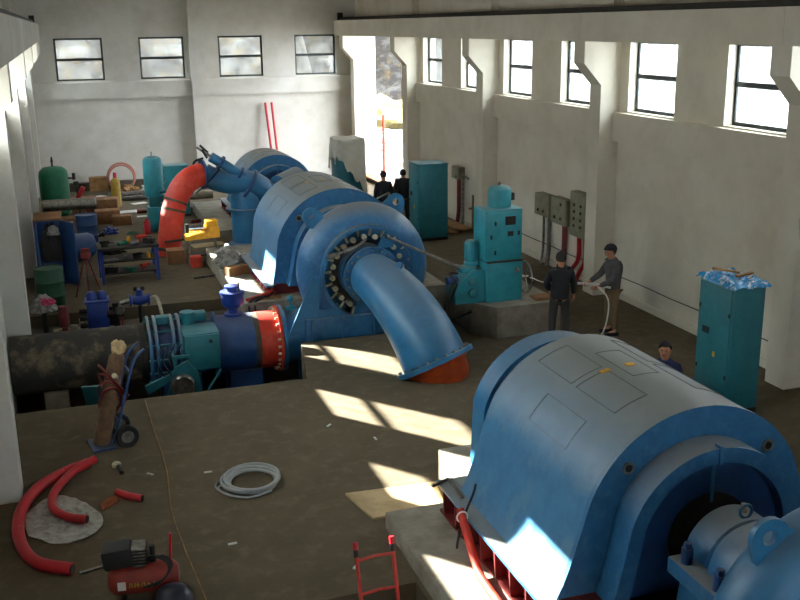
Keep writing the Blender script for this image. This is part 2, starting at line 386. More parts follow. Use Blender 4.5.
# ---------------------------------------------------------------- turbine generator sets
def arch(R, zc, bw, zb, n=26, a0=15):
    # round top running into almost upright sides that flare a little to the foot
    pts = []
    x1 = R*math.cos(math.radians(a0)); z1 = zc+R*math.sin(math.radians(a0))
    for i in range(6): t = i/6; pts.append((bw+(x1-bw)*t**.8, zb+(z1-zb)*t))
    arcp = [(R*math.cos(math.radians(a)), zc+R*math.sin(math.radians(a))) for a in [a0+(180-2*a0)*i/n for i in range(n+1)]]
    return pts + arcp + [(-x, z) for x, z in reversed(pts)]
def generator(name, label, loc, R, L, zc, bw, zb, zbase, group, holes=True, drum=True):
    t = thing(name, label, 'generator', loc, 0, group)
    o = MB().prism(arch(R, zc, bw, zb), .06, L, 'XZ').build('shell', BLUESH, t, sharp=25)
    # bolted hatch outlines on top of the shell
    h = MB()
    for ang, y0, y1, half in ((112, .5, 1.25, 9), (112, 1.35, 2.1, 9), (68, .5, 1.25, 9), (68, 1.35, 2.1, 9), (90, .95, 1.7, 7), (140, .7, 1.5, 8)):
        if y1*R/1.17 > L-.1: continue
        y0 *= R/1.17; y1 *= R/1.17
        def pt(a, y, r=R+.004): return (r*math.cos(math.radians(a)), y, zc+r*math.sin(math.radians(a)))
        q = [(ang-half, y0), (ang+half, y0), (ang+half, y1), (ang-half, y1)]
        for (a, y), (b, z) in zip(q, q[1:]+q[:1]):
            h.tube([pt(a+(b-a)*i/4, y+(z-y)*i/4) for i in range(5)], .0035, 5)
    h.build('hatch_seam', mat('grey_seam', (112, 114, 112), .8), t)
    for ang in (104, 90):
        y = 1.25*R/1.17; a = math.radians(ang); p = Vector((math.cos(a)*R, y, zc+math.sin(a)*R))
        MB().box(p, (.1, .07, .012), ry=PI/2-a).build('sticker', YEL, t, label='small yellow sticker')
    e = MB().prism(arch(R*1.005, zc, bw*1.005, zb), 0, .06, 'XZ').build('end_plate', BLUE, t)
    r2 = R*.76
    ri = MB().prism(arch(r2, zc, r2*1.15, zb), -.3, 0, 'XZ', hole=arch(r2*.84, zc, r2*.97, zb)).build('bearing_shield_rim', BLUE, t)
    ri2 = MB().prism(arch(r2*.83, zc, r2*.96, zb), -.2, -.001, 'XZ').build('bearing_shield_face', BLUED, t)
    MB().box((0, -.27, zc+r2*.93), (.035, .09, r2*.2), bev=.005).build('seam_rib', BLUE, ri)
    MB().box((0, -.21, zc+r2*.6), (.03, .03, r2*.44)).build('seam_rib', BLUE, ri2)
    MB().lathe([(0, -.215), (R*.36, -.215), (R*.36, -.2), (0, -.2)], (0, 0, zc), (0, 1, 0), 32).build('shaft_opening', DARK, t)
    if holes:
        for a in (137, 43):
            p = (math.cos(math.radians(a))*R*.865, -.012, zc+math.sin(math.radians(a))*R*.865)
            g = MB().lathe([(.036*R/1.17, -.0), (.062*R/1.17, -.0), (.062*R/1.17, -.02), (.036*R/1.17, -.02)], p, (0, -1, 0), 20, closed=True).build('port_ring', STEEL, t)
            MB().lathe([(0, -.01), (.038*R/1.17, -.01), (.038*R/1.17, 0), (0, 0)], p, (0, -1, 0), 16).build('port_hole', BLACK, g)
    for sx in (-1, 1):
        MB().b2(sx*(bw-.04), sx*(bw+.17), -.1, L+.35, zb-.04, zb, .006).build('sole_plate', BLUE, t)
        b = MB()
        b.b2(sx*(bw-.05), sx*(bw+.12), -.1, L+.35, zbase, zbase+.03); b.b2(sx*(bw-.02), sx*(bw+.0), -.1, L+.35, zbase+.03, zb-.04)
        nrib = int(L/.33)
        for i in range(nrib+1):
            y = .0+i*(L+.2)/nrib; b.prism([(sx*(bw), zbase+.03), (sx*(bw+.12), zbase+.03), (sx*(bw+.14), zb-.04), (sx*bw, zb-.04)], y, y+.022, 'XZ')
        b.build('base_beam', MAROON, t, label='red oxide steel base beam')
    MB().b2(-bw+.07, bw-.07, .1, L-.1, zbase, zb+.02).build('base_frame', MAROON, t)
    for sx in (-1, 1): MB().b2(sx*(bw-.38), sx*(bw-.045), L+.01, L+.34, zb-.04, zb, .006).build('step_plate', BLUE, t)
    if drum:
        d = MB().prism(arch(R*.86, zc, R*.86, zb-.02), L+.38, L+.72, 'XZ').build('exciter_drum', BLUE2, t, sharp=25)
        MB().prism(arch(R*.82, zc, R*.82, zb), L+.36, L+.38, 'XZ').build('drum_face', BLUED, d)
        MB().prism(arch(R*.55, zc, R*.55, zb), L, L+.36, 'XZ').build('exciter_neck', BLUED, t)
        MB().ball((0, L+.58, zc+R*.83), .02).build('eye_bolt', STEEL, d)
    return t
G1 = generator('generator', 'large blue horizontal generator in the foreground with grey dust on its rounded top', (5.25, 7.2, 0), 1.18, 2.35, 1.1, 1.42, .6, .2, 'generators in line')
G2 = generator('generator', 'blue domed generator behind the open turbine casing in the middle of the hall', (5.12, 19.45, 0), 1.33, 2.7, 1.15, 1.42, .62, .38, 'generators in line', drum=False)
G3 = generator('generator', 'farthest blue generator, only its hump showing near the red leaning poles', (5.65, 28.4, 0), 1.1, 1.9, 1.0, 1.2, .6, .3, 'generators in line', holes=False, drum=False)

def lug(mb, c, s, axis='XZ', th=.05, rot=0):
    # triangular lifting eye with a hole
    n = 20; out = []; inn = []
    for i in range(n):
        a = 2*PI*i/n
        r = 1.0 if math.sin(a) > -.1 else 1.35
        px, pz = math.cos(a)*s*.55*(1.25 if math.sin(a) < -.1 else 1), math.sin(a)*s*.6*r
        q = rot; out.append((c[0]+px*math.cos(q)-pz*math.sin(q), c[2]+px*math.sin(q)+pz*math.cos(q)))
        inn.append((c[0]+math.cos(a)*s*.2*math.cos(q)-(math.sin(a)*s*.2+.1*s)*math.sin(q), c[2]+math.cos(a)*s*.2*math.sin(q)+(math.sin(a)*s*.2+.1*s)*math.cos(q)))
    mb.prism(out, c[1]-th/2, c[1]+th/2, 'XZ', hole=inn)
def spiral_casing(name, label, loc, zc, R, m, group, inlet=True, full=True):
    t = thing(name, label, 'turbine', loc, 0, group)
    pts = []; rs = []
    N = 64
    a_start = -112; sweep = 350
    for i in range(N+1):
        f = i/N; a = math.radians(a_start+sweep*f); r = R*(.37-.13*f); c = R-r
        if f < .04: c = R*1.0-r+.02
        pts.append((c*math.cos(a), 0, zc+c*math.sin(a))); rs.append(r)
    MB().tube(pts, rs, 20).build('spiral_tube', m, t, sharp=40)
    g = MB()   # weld seams are slim rings round the tube
    if full:
        # ring frame round the guide vanes
        ro = R*.72
        MB().lathe([(ro*.93, -.5), (ro, -.5), (ro, -.15), (ro*1.08, 0), (ro*1.02, .1), (ro*.93, .1)], (0, 0, zc), (0, 1, 0), 56, closed=True).build('guide_vane_bowl', m, t)
        MB().lathe([(0, -.2), (ro*.95, -.2), (ro*.95, -.16), (0, -.16)], (0, 0, zc), (0, 1, 0), 48).build('head_cover', DARK, t)
        MB().lathe([(ro*.52, -.45), (ro*.56, -.45), (ro*.58, -.2), (ro*.52, -.2)], (0, 0, zc), (0, 1, 0), 40, closed=True).build('inner_cone', m, t)
        nv = 20
        for i in range(nv):
            a = 2*PI*i/nv+.08; ca, sa = math.cos(a), math.sin(a); rr = ro*.74
            v = MB().cyl((ca*rr, -.2, zc+sa*rr), (ca*rr, -.4, zc+sa*rr), .052, seg=14).build('guide_vane_stem', CREAM, t)
            k1 = MB(); b = a+.15
            k1.tube([(math.cos(b)*ro*.76, -.34, zc+math.sin(b)*ro*.76), (math.cos(b)*ro*.91, -.4, zc+math.sin(b)*ro*.91)], .026, 8)
            k1.build('link_arm', CREAM, v)
        bo = MB()
    return t
T2 = spiral_casing('spiral_turbine', 'blue spiral turbine casing with open ring of guide vane links, mid hall', (5.2, 18.15, 0), 1.12, 1.3, BLUE, 'spiral turbines')
# inlet reducer, support frame, lugs, seams, bolts
t = T2; zc = 1.12
MB().tube([(-1.63, -.02, -.1), (-1.1, -.02, -.05), (-.45, 0, .2)], [.5, .49, .47], 28).build('inlet_pipe', BLUE2, t)
MB().lathe([(.48, 0), (.63, 0), (.63, .07), (.48, .07)], (-1.7, -.02, -.1), (1, 0, 0), 36, closed=True).build('inlet_flange', BLUE2, t)
for sx in (-1, 1):
    f = MB(); f.prism([(sx*1.15, -1.3), (sx*1.3, -1.3), (sx*1.3, .3), (sx*.95, .85), (sx*.8, .6)], .12, .17, 'XZ'); f.prism([(sx*.75, -1.3), (sx*1.32, -1.3), (sx*1.32, .1), (sx*.75, .35)], -.5, -.45, 'XZ'); f.build('support_plate', BLUE, t)
f = MB(); f.prism([(-1.62, .1), (-1.05, .1), (-1.0, 1.15), (-1.12, 1.2)], -.62, -.59, 'XZ'); f.build('gusset_plate', BLUE2, t, label='tall blue gusset plate')
f = MB(); f.b2(-1.3, .95, -.66, -.62, -.12, .38); f.b2(-1.35, .98, -.74, -.6, -.12, -.06)
for x in (-1.2, -.6, 0, .6): f.b2(x, x+.03, -.76, -.62, -.1, .36)
f.build('base_skirt', BLUE, t)
l = MB(); lug(l, (-.98, -.05, zc+1.08), .3, rot=.75); l.build('lifting_lug', BLUE2, t)
l = MB(); lug(l, (.72, .1, zc+1.2), .34, rot=-.5); l.build('lifting_lug', BLUE2, t)
# draft elbow
ep = bez((0, -.72, zc), (0, -1.6, zc), (-.02, -2.95, 1.15), (.3, -3.27, .2), 18)
el = MB().tube(ep, [.44+.12*(i/18) for i in range(19)], 32).build('draft_elbow', BLUE2, t, sharp=40)
MB().lathe([(.43, 0), (.56, 0), (.56, .06), (.43, .06)], (0, -.74, zc), (0, 1, 0), 36, closed=True).build('elbow_flange', BLUE, el)
d = (Vector(ep[-1])-Vector(ep[-2])).normalized()
MB().lathe([(.54, -.05), (.68, -.05), (.68, .03), (.54, .03)], ep[-1], d, 40, closed=True).build('outlet_flange', BLUE2, el)
u = d.cross(Vector((1, 0, 0))).normalized(); w = d.cross(u)
for i in range(24):
    a = 2*PI*i/24; p = Vector(ep[-1])+(u*math.cos(a)+w*math.sin(a))*.625; MB().cyl(p-d*.09, p-d*.04, .022, seg=6).build('flange_bolt', STEEL, el)
for i in range(20):
    a = 2*PI*i/20; MB().cyl((.5*math.cos(a), -.8, zc+.5*math.sin(a)), (.5*math.cos(a), -.7, zc+.5*math.sin(a)), .02, seg=6).build('flange_bolt', STEEL, el)
p = Vector(ep[7])+Vector((.12, -.02, .44)); MB().prism([(p.y-.16, p.z+.14), (p.y+.1, p.z+.1), (p.y+.02, p.z-.12)], p.x, p.x+.03, 'YZ').build('lifting_lug', BLUE, el)
MB().tube([Vector(ep[-1])+d*.03, Vector(ep[-1])+d*.12, (.56, -3.12, -.03)], [.58, .52, .42], 32).build('outlet_cone', ORANGE, el, label='orange primed cone under the elbow flange')
# operating rods from the regulating ring
r = MB(); r.tube([(-.06, -.56, zc+.68), (-.28, -.6, zc+.55), (-.78, -.6, zc+.42)], .028, 8); r.cyl((-.5, -.6, zc+.49), (-.36, -.6, zc+.53), .05); r.cyl((-.82, -.6, zc+.41), (-.7, -.6, zc+.44), .055); r.build('adjusting_rod', STEEL, t)
r = MB(); r.prism([(.12, zc+.5), (.26, zc+.72), (.5, zc+.64), (.44, zc+.5)], -.6, -.56, 'XZ'); r.build('ring_arm', BLUE2, t)

gr = MB(); gr.cyl((5.55, 17.5, 1.82), (7.05, 16.85, 1.12), .028, seg=8); gr.cyl((6.7, 17.0, 1.28), (7.0, 16.87, 1.14), .05, seg=10)
gr.tube([(5.5, 17.5, 1.84), (5.56, 17.5, 1.82)], .05, 10)
solo('pull_rod', gr, STEEL, 'long steel rod running from the blue spiral casing down to the teal governor', 'rod')

T1 = spiral_casing('spiral_turbine', 'light blue turbine casing cut off by the bottom right corner', (5.25, 5.35, 0), 1.08, 1.15, BLUE2, 'spiral turbines', full=False)
l = MB(); lug(l, (-.72, -.02, 2.05), .3, rot=.6); l.build('lifting_lug', BLUE2, T1)
MB().lathe([(0, -.3), (.75, -.3), (.8, .3), (0, .3)], (0, 0, 1.08), (0, 1, 0), 40).build('head_cover', BLUE2, T1)
MB().b2(-1.2, 1.2, -.3, .3, -1.3, .5).build('support_plate', BLUE, T1)

# pedestal bearing between the front generator and its turbine
t = thing('pedestal_bearing', 'blue pedestal bearing housing with bolted split joint in front of the foreground generator', 'bearing', (5.25, 6.45, 0))
hz = 1.1
h = MB().lathe([(.2, -.55), (.34, -.55), (.42, -.5), (.46, -.36), (.46, -.1), (.4, -.02), (.42, .0), (.42, .3), (.34, .36), (.2, .36)], (0, 0, hz), (0, 1, 0), 40, closed=True).build('housing', BLUE, t)
MB().prism([(-.46, hz-.02), (.46, hz-.02), (.55, .2), (-.55, .2)], -.5, .25, 'XZ').build('pedestal', BLUE, t)
for sx in (-1, 1): MB().b2(sx*.42, sx*.62, -.5, .25, hz-.09, hz+.06, .01).build('split_joint', BLUE, t)
for sx in (-1, 1):
    for y in (-.36, .1):
        c = MB(); c.cyl((sx*.53, y, hz+.02), (sx*.53, y, hz+.2), .05, seg=14); c.cyl((sx*.53, y, hz+.2), (sx*.53, y, hz+.25), .035, seg=6); c.build('clamp_bolt', BLUED, t)
c = MB(); c.tube([(.06*math.cos(a*PI/8), .05, hz+.48+.06*math.sin(a*PI/8)) for a in range(16)], .014, 8, closed=True); c.build('eye_bolt', BLUE, t)
for x, y in ((-.1, -.3), (.06, .15)): MB().cyl((x, y, hz+.4), (x, y, hz+.49), .03).build('filler_cap', CREAM, t)
MB().lathe([(0, -.8), (.17, -.8), (.17, .55), (0, .55)], (0, 0, hz), (0, 1, 0), 24).build('shaft', STEEL, t)

# red conduit and cable at the foot of the front generator
t = thing('conduit', 'red bent conduit with black cable tied to it beside the foreground generator', 'pipe', (3.57, 8.5, .2))
MB().tube(smooth_path([(0, .42, .52), (0, .32, .42), (0, .0, .15), (-.02, -.3, .06), (-.04, -1.6, .05)]), .045, 12).build('pipe', RED, t)
MB().tube(smooth_path([(.3, .72, .62), (.24, .64, .56), (.06, .5, .34), (-.02, .42, .18), (-.06, .36, .1)]), .014, 8).build('cable', BLACK, t)
MB().tube([(.06*math.cos(a*PI/6), .36, .46+.06*math.sin(a*PI/6)) for a in range(12)], .009, 6, closed=True).build('cable_tie', PAPER, t)
m_ = MB(); m_.box((3.68, 9.8, .612), (.27, .035, .024), rz=.45); m_.box((3.79, 9.6, .612), (.035, .48, .024), rz=-.06)
solo('angle_bar', m_, STEEL, 'bent steel angle offcut lying on the blue sole plate of the foreground generator', 'metal bar')

# ---------------------------------------------------------------- penstock and inlet valve in the trench
PZ, PY = -.1, 18.13
t = thing('penstock_pipe', 'wide mud-streaked black pipe coming out of the left wall into the trench', 'pipe', (-1.3, PY, PZ))
MB().tube([(0, 0, 0), (1.0, 0, 0), (2.2, 0, 0)], .53, 36).build('pipe_shell', MUDDY, t)
MB().tube([(2.2, 0, 0), (2.34, 0, 0)], .545, 36).build('weld_collar', DARK, t)
MB().b2(.5, .9, -.4, .4, -1.2, -.45).build('saddle', CONC, t)
t = thing('inlet_valve', 'teal and blue inlet valve with bolted flanges, weights and tie rods in the trench', 'valve', (1.05, PY, PZ))
for x in (.0, .12, .42, .54):
    MB().lathe([(.48, 0), (.66, 0), (.66, .05), (.48, .05)], (x, 0, 0), (1, 0, 0), 40, closed=True).build('flange', BLUE, t)
MB().tube([(0, 0, 0), (1.2, 0, 0)], .5, 32).build('valve_body', BLUED, t)
for i in range(14):
    a = 2*PI*i/14; MB().cyl((-.03, .6*math.cos(a), .6*math.sin(a)), (.63, .6*math.cos(a), .6*math.sin(a)), .02, seg=8).build('tie_rod', TEAL, t)
MB().box((.3, -.05, .6), (.24, .22, .14), bev=.02).build('pilot_block', TEAL, t)
m_ = MB(); m_.cyl((.75, -.1, .5), (.75, -.1, .72), .14); m_.box((.95, .0, .6), (.3, .24, .16), bev=.03); m_.build('actuator', TEAL, t)
b = MB().b2(.58, 1.22, -.86, -.18, .03, .5, .015).build('control_box', TEAL, t)
MB().b2(.6, 1.2, -.9, -.86, -.16, .48, .01).build('box_door', TEAL, b)
MB().cyl((1.05, -.91, .36), (1.05, -.935, .36), .03).build('lock', BLACK, b)
m_ = MB(); m_.prism([(.18, -.72), (.38, -.05), (.62, .05), (.8, -.2), (.85, -.75)], -.95, -.88, 'XZ'); m_.b2(.36, .42, -.95, -.4, -.02, .12); m_.b2(.36, .66, -.97, -.93, .12, .17); m_.build('lever_plate', TEAL, t)
MB().lathe([(0, 0), (.2, 0), (.215, .02), (.215, .1), (.18, .13), (0, .13)], (.5, -.96, -.38), (0, -1, 0), 32).build('counterweight_disc', STEEL, t)
m_ = MB(); m_.prism([(-.15, -.35), (.3, -.18), (.3, -.3), (-.1, -.52)], -.92, -.84, 'XZ'); m_.build('lever_arm', TEAL, t)
m_ = MB(); m_.tube([(.85, -.9, -.72), (1.2, -.9, -.2)], .025, 8); m_.tube([(.85, -.9, -.78), (1.3, -.9, -.78)], .03, 8); m_.build('brace', TEAL, t)
m_ = MB()
for i in range(4):
    m_.tube(smooth_path([(.2+.12*i, -.7, .3), (.1+.1*i, -.82, .05), (.2+.12*i, -.88, -.2), (.34, -.9, -.4)]), .014, 6)
m_.build('hydraulic_hose', BLACK, t)
MB().b2(.2, .9, -.5, .5, -1.2, -.4).build('valve_foot', BLUED, t)

t = thing('pipe_section', 'blue penstock section with rubbed grey top ending in a red flanged collar', 'pipe', (2.29, PY, PZ))
MB().tube([(0, 0, 0), (.69, 0, 0)], .54, 40).build('blue_shell', BLUED, t)
MB().tube([(.69, 0, 0), (.79, 0, 0)], .535, 40).build('bare_band', WETC, t)
MB().tube([(.79, 0, 0), (1.2, 0, 0)], .54, 40).build('red_collar', RED, t)
MB().lathe([(.48, 0), (.63, 0), (.63, .055), (.48, .055)], (1.145, 0, 0), (1, 0, 0), 40, closed=True).build('red_flange', RED, t)
for i in range(26):
    a = 2*PI*i/26; MB().cyl((1.09, .585*math.cos(a), .585*math.sin(a)), (1.2, .585*math.cos(a), .585*math.sin(a)), .024, seg=6).build('flange_bolt', CREAM, t)
MB().lathe([(.48, 0), (.62, 0), (.62, .04), (.48, .04)], (-.02, 0, 0), (1, 0, 0), 40, closed=True).build('blue_flange', BLUED, t)
MB().b2(.2, .8, -.4, .4, -1.2, -.45).build('pipe_saddle', BLUED, t)

t = thing('air_valve', 'royal blue air valve standing on top of the blue penstock section', 'valve', (2.66, PY, PZ+.54))
m_ = MB().lathe([(.08, 0), (.17, 0), (.17, .04), (.09, .05), (.09, .12), (.19, .2), (.21, .26), (.21, .42), (.23, .42), (.23, .46), (.1, .47), (0, .47)], seg=24); m_.build('body', ROYAL, t)
MB().lathe([(0, .47), (.1, .47), (.1, .52), (.14, .53), (.14, .57), (.05, .6), (0, .6)], seg=20).build('cap', ROYAL, t)
MB().cyl((.12, -.05, .47), (.12, -.05, .62), .02).build('relief_pipe', STEEL, t)
# ---------------------------------------------------------------- governors and cabinets
t = thing('governor', 'bright teal turbine governor with instrument door and domed oil tank on concrete plinth', 'governor', (7.55, 16.95, .6))
lb = MB().box((0, 0, .38), (.72, .6, .76), bev=.015).build('lower_cabinet', TEAL2, t)
m_ = MB(); m_.cyl((.24, -.3, .6), (.24, -.34, .6), .045); m_.build('knob', STEEL, lb)
MB().b2(-.36, .36, -.32, .32, .76, .79).build('cabinet_lip', DARK, t)
ub = MB().box((-.02, .02, 1.27), (.74, .58, .96), bev=.012).build('upper_cabinet', TEAL2, t)
MB().b2(-.34, .31, -.285, -.268, .86, 1.7, .004).build('door', TEAL2, ub)
m_ = MB(); m_.b2(0, .2, -.3, -.285, 1.46, 1.62); m_.build('gauge_window', DARK, ub)
m_ = MB(); m_.b2(.05, .16, -.3, -.285, 1.25, 1.34); m_.build('name_plate', DARK, ub)
for x, z in ((-.2, 1.5), (-.28, 1.25), (-.2, .95), (.27, 1.3)): MB().b2(x-.015, x+.015, -.305, -.285, z-.04, z+.04).build('latch', BLACK, ub)
tk = MB().lathe([(0, 0), (.22, 0), (.22, .3), (.2, .35), (.14, .385), (0, .4)], (.02, .05, 1.76), seg=32).build('oil_tank', TEAL2, t)
MB().cyl((.02, .05, 2.15), (.02, .05, 2.22), .02).build('vent', STEEL, tk)
MB().box((.27, .05, 1.93), (.1, .1, .14), bev=.02).build('pressure_switch', BLACK, tk)
mo = MB().lathe([(0, 0), (.14, 0), (.14, .05), (.115, .06), (.125, .1), (.125, .42), (.1, .46), (0, .47)], (-.52, .1, .68), seg=24)
for i in range(16):
    a = 2*PI*i/16; mo.box((-.52+.12*math.cos(a), .1+.12*math.sin(a), .94), (.03, .006, .3), rz=a)
mo.build('pump_motor', TEAL2, t)
sv = MB(); sv.prism([(-.95, 0), (-.36, 0), (-.36, .62), (-.62, .62), (-.98, .3)], -.2, .24, 'XZ'); sv.box((-.66, .02, .62), (.3, .3, .1), bev=.02); sv.build('servo_casting', TEAL2, t)
for x, z in ((-.62, .42), (-.6, .2)): MB().lathe([(0, 0), (.09, 0), (.09, .05), (.05, .07), (0, .07)], (x, -.2, z), (0, -1, 0), 20).build('cover_plate', TEAL, t)
MB().cyl((-1.05, 0, .42), (-.85, 0, .45), .08).build('shaft_end', BLUED, t)
wh = MB(); wh.tube([(.56, .3*math.cos(2*PI*i/28), .36+.3*math.sin(2*PI*i/28)) for i in range(28)], .02, 8, closed=True)
for i in range(3):
    a = 2*PI*i/3; wh.cyl((.56, 0, .36), (.56, .3*math.cos(a), .36+.3*math.sin(a)), .014, seg=8)
wh.cyl((.36, 0, .36), (.62, 0, .36), .03); wh.build('hand_wheel', CHROME, t)
m_ = MB(); m_.b2(.62, 1.0, -.45, -.15, .0, .05); solo('wood_block', m_, CARD, 'small brown board lying on the plinth beside the chrome handwheel', 'board', (7.5, 16.9, .6))
m_ = MB()
m_.tube(smooth_path([(6.5, 16.75, .7), (6.62, 16.75, 1.0), (6.5, 16.8, 1.2), (6.72, 16.95, 1.15)]), .02, 8); m_.cyl((6.3, 16.7, .4), (6.55, 16.75, 1.05), .03, seg=8); m_.cyl((6.2, 17.0, .1), (6.9, 16.7, .45), .018, seg=8)
solo('linkage', m_, DARK, 'dark iron linkage bars between the governor and the blue turbine', 'linkage')

def cabinet(name, label, loc, w, d, h, m, handles=True, group='teal control cabinets'):
    # door side faces -X
    t = thing(name, label, 'cabinet', loc, 0, group)
    MB().b2(0, w, 0, d, .08, h, .012).build('body', m, t)
    MB().b2(-.0, w, .0, d, 0, .08).build('base', DARK, t)
    MB().b2(-.015, w+.015, -.015, d+.015, h, h+.03, .006).build('top_plate', m, t)
    dr = MB().b2(-.018, 0, .03, d-.03, .14, h-.05, .004).build('door', m, t)
    if handles:
        for y, z in ((.05, h*.3), (.05, h*.78), (d-.07, h*.3), (d-.07, h*.78)): MB().b2(-.03, -.018, y-.015, y+.015, z-.03, z+.03).build('hinge', DARK, dr)
        MB().b2(-.03, -.018, d*.62, d*.8, h*.58, h*.63).build('lock', BLACK, dr)
        MB().b2(-.022, -.018, d*.4, d*.47, h*.42, h*.46).build('sticker', YEL, dr)
    return t
cabinet('control_cabinet', 'tall teal cabinet by the right wall with blue plastic film and wood offcuts on top', (8.86, 11.62, 0), .54, .82, 1.97, TEAL)
f = MB(); rnd = random.Random(3)
f.crumple((.27, .41, 2.0), (.3, .46, .07), amp=.5, seed=2)
def sheet(mb, x0, x1, y0, y1, z, amp, drop, seed, n=26, th=.006):
    # crinkled sheet lying on a flat top and hanging a little over its edge
    t = bmesh.new(); g = {}
    for k_ in (0, 1):
        for i in range(n+1):
            for j in range(n+1):
                u, v = i/n, j/n; x = x0+(x1-x0)*u; y = y0+(y1-y0)*v; e = min(u, v, 1-u, 1-v)
                h = z + abs(noise.noise(Vector((x*7, y*7, seed))))*amp + abs(noise.noise(Vector((x*16, y*16, seed))))*amp*.5 - (drop*(1-e/.06) if e < .06 else 0)
                g[k_, i, j] = t.verts.new((x, y, h+k_*th))
    for i in range(n):
        for j in range(n):
            t.faces.new((g[1, i, j], g[1, i+1, j], g[1, i+1, j+1], g[1, i, j+1])); t.faces.new((g[0, i, j+1], g[0, i+1, j+1], g[0, i+1, j], g[0, i, j]))
    for i in range(n):
        for a in (0, n):
            t.faces.new((g[0, i, a], g[0, i+1, a], g[1, i+1, a], g[1, i, a])); t.faces.new((g[0, a, i], g[0, a, i+1], g[1, a, i+1], g[1, a, i]))
    mb.add(t)
f = MB(); sheet(f, -.05, .6, -.05, .88, 2.0, .07, .07, 5)
solo('plastic_film', f, BLUEFILM, 'crinkled blue plastic film spread over the top of the tall right-hand cabinet', 'plastic film', (8.86, 11.62, 0))
f = MB(); f.box((.2, .5, 2.1), (.05, .42, .03), rz=.5); solo('wood_offcut', f, WOOD, 'longer wooden stick on the blue film on top of the cabinet', 'stick', (8.86, 11.62, 0), group='sticks on the cabinet')
f = MB(); f.box((.32, .22, 2.09), (.36, .05, .03), rz=.25); solo('wood_offcut', f, WOOD, 'shorter wooden stick on the blue film near the cabinet front edge', 'stick', (8.86, 11.62, 0), group='sticks on the cabinet')
cabinet('control_cabinet', 'tall plain teal cabinet standing between the blue casing and the grey wall column', (8.78, 24.95, 0), .82, .8, 2.05, TEAL)
cabinet('control_cabinet', 'teal cabinet half covered by a pale tarpaulin near the open doorway', (7.65, 29.0, 0), .8, .8, 2.3, TEAL, handles=False)
# draped tarpaulin: a cloth box with folds, slanted hem
def drape(name, label, x0, x1, y0, y1, z, m):
    t = bmesh.new(); N = 56; H = 16; rows = []
    per = []
    for i in range(N):
        u = i/N*4; s = int(u); f_ = u-s
        p = [(x0+(x1-x0)*f_, y0), (x1, y0+(y1-y0)*f_), (x1-(x1-x0)*f_, y1), (x0, y1-(y1-y0)*f_)][s]; per.append((p, s, f_))
    cx, cy = (x0+x1)/2, (y0+y1)/2
    for h in range(H+1):
        row = []
        for i, (p, s, f_) in enumerate(per):
            L = {0: .45+1.25*f_, 1: 1.65-.4*f_, 2: .9-.2*f_, 3: .9-.45*f_+.2*math.sin(f_*9)}[s]*(1+.08*math.sin(i*1.7))
            d = (Vector(p)-Vector((cx, cy))).normalized(); q = h/H
            out = .03 + .09*q*(.6+.5*math.sin(i*.9+math.sin(i*.37)*3)) + .03*noise.noise(Vector((i*.3, q*4, 2)))
            row.append(t.verts.new((p[0]+d.x*out, p[1]+d.y*out, z+.03-L*q+.04*noise.noise(Vector((p[0]*4, p[1]*4, q*3))))))
        rows.append(row)
    for h in range(H):
        for i in range(N): j = (i+1) % N; t.faces.new((rows[h][i], rows[h][j], rows[h+1][j], rows[h+1][i]))
    inner = [rows[0]]
    for q in (.7, .4, .15):
        row = [t.verts.new((cx+(v.co.x-cx)*q, cy+(v.co.y-cy)*q, z+.06+.05*noise.noise(Vector((v.co.x*5*q, v.co.y*5, 1))))) for v in rows[0]]; inner.append(row)
    for A, B in zip(inner, inner[1:]):
        for i in range(N): j = (i+1) % N; t.faces.new((A[j], A[i], B[i], B[j]))
    t.faces.new(inner[-1][::-1])
    m2 = MB().add(t); o = m2.build(name, m, sharp=60); md = o.modifiers.new('thick', 'SOLIDIFY'); md.thickness = .008; md.offset = 1
    return o
tag(drape('tarpaulin', '', 7.65, 8.45, 29.0, 29.8, 2.34, TARP), 'creased pale tarpaulin draped over the teal cabinet by the doorway', 'tarpaulin')

# ---------------------------------------------------------------- right wall fittings
def wall_box(y0, y1, z0, z1, d, label, detail, pipes):
    t = thing('junction_box', label, 'junction box', (XR, y0, z0), 0, 'grey electrical boxes on the right wall')
    w, h = y1-y0, z1-z0
    MB().b2(-d, 0, 0, w, 0, h, .01).build('body', PANELG, t)
    MB().b2(-d-.012, -d, .02, w-.02, .02, h-.02, .003).build('door', PANELG, t)
    for i in range(detail):
        MB().box((-d-.02, w*(.3+.4*(i % 2)), h*(.25+.55*(i//2)/max(1, detail//2-.5))), (.02, .05, .06)).build('switch', DARK, t)
    return t
CR = 'conduits down the right wall'
wall_box(21.05, 21.75, 1.2, 1.72, .22, 'smaller grey electrical box, farthest of the three by the two workers', 2, 0)
wall_box(20.15, 20.9, 1.15, 1.75, .22, 'middle grey electrical box of the three by the two workers', 3, 0)
wall_box(19.2, 19.95, 1.02, 2.02, .22, 'largest grey electrical box with rows of switches, nearest of the three', 8, 0)
def conduit(y, z1, m, label, r=.035, dx=.09, lean=0):
    t = MB().tube(smooth_path([(0, 0, z1), (0, 0, .5), (-.02, lean, .2), (-.05, lean*1.4, .0)]), r, 10)
    solo('conduit', t, m, label, 'conduit', (XR-dx, y, 0), 0, CR)
conduit(21.5, 1.2, STEEL, 'thin grey conduit, farthest below the small electrical box', .03)
conduit(21.2, 1.2, STEEL, 'thick grey conduit below the small electrical box', .05)
conduit(20.42, 1.15, MAROON, 'single dark red conduit under the middle electrical box', .06)
conduit(19.72, 1.02, REDP, 'left red conduit of the pair under the largest electrical box', .05, lean=.25)
conduit(19.42, 1.02, REDP, 'right red conduit of the pair under the largest electrical box', .05, lean=.2)
t = wall_box(26.8, 27.35, 1.3, 1.66, .2, 'single small grey electrical box on the wall beyond the column', 1, 0)
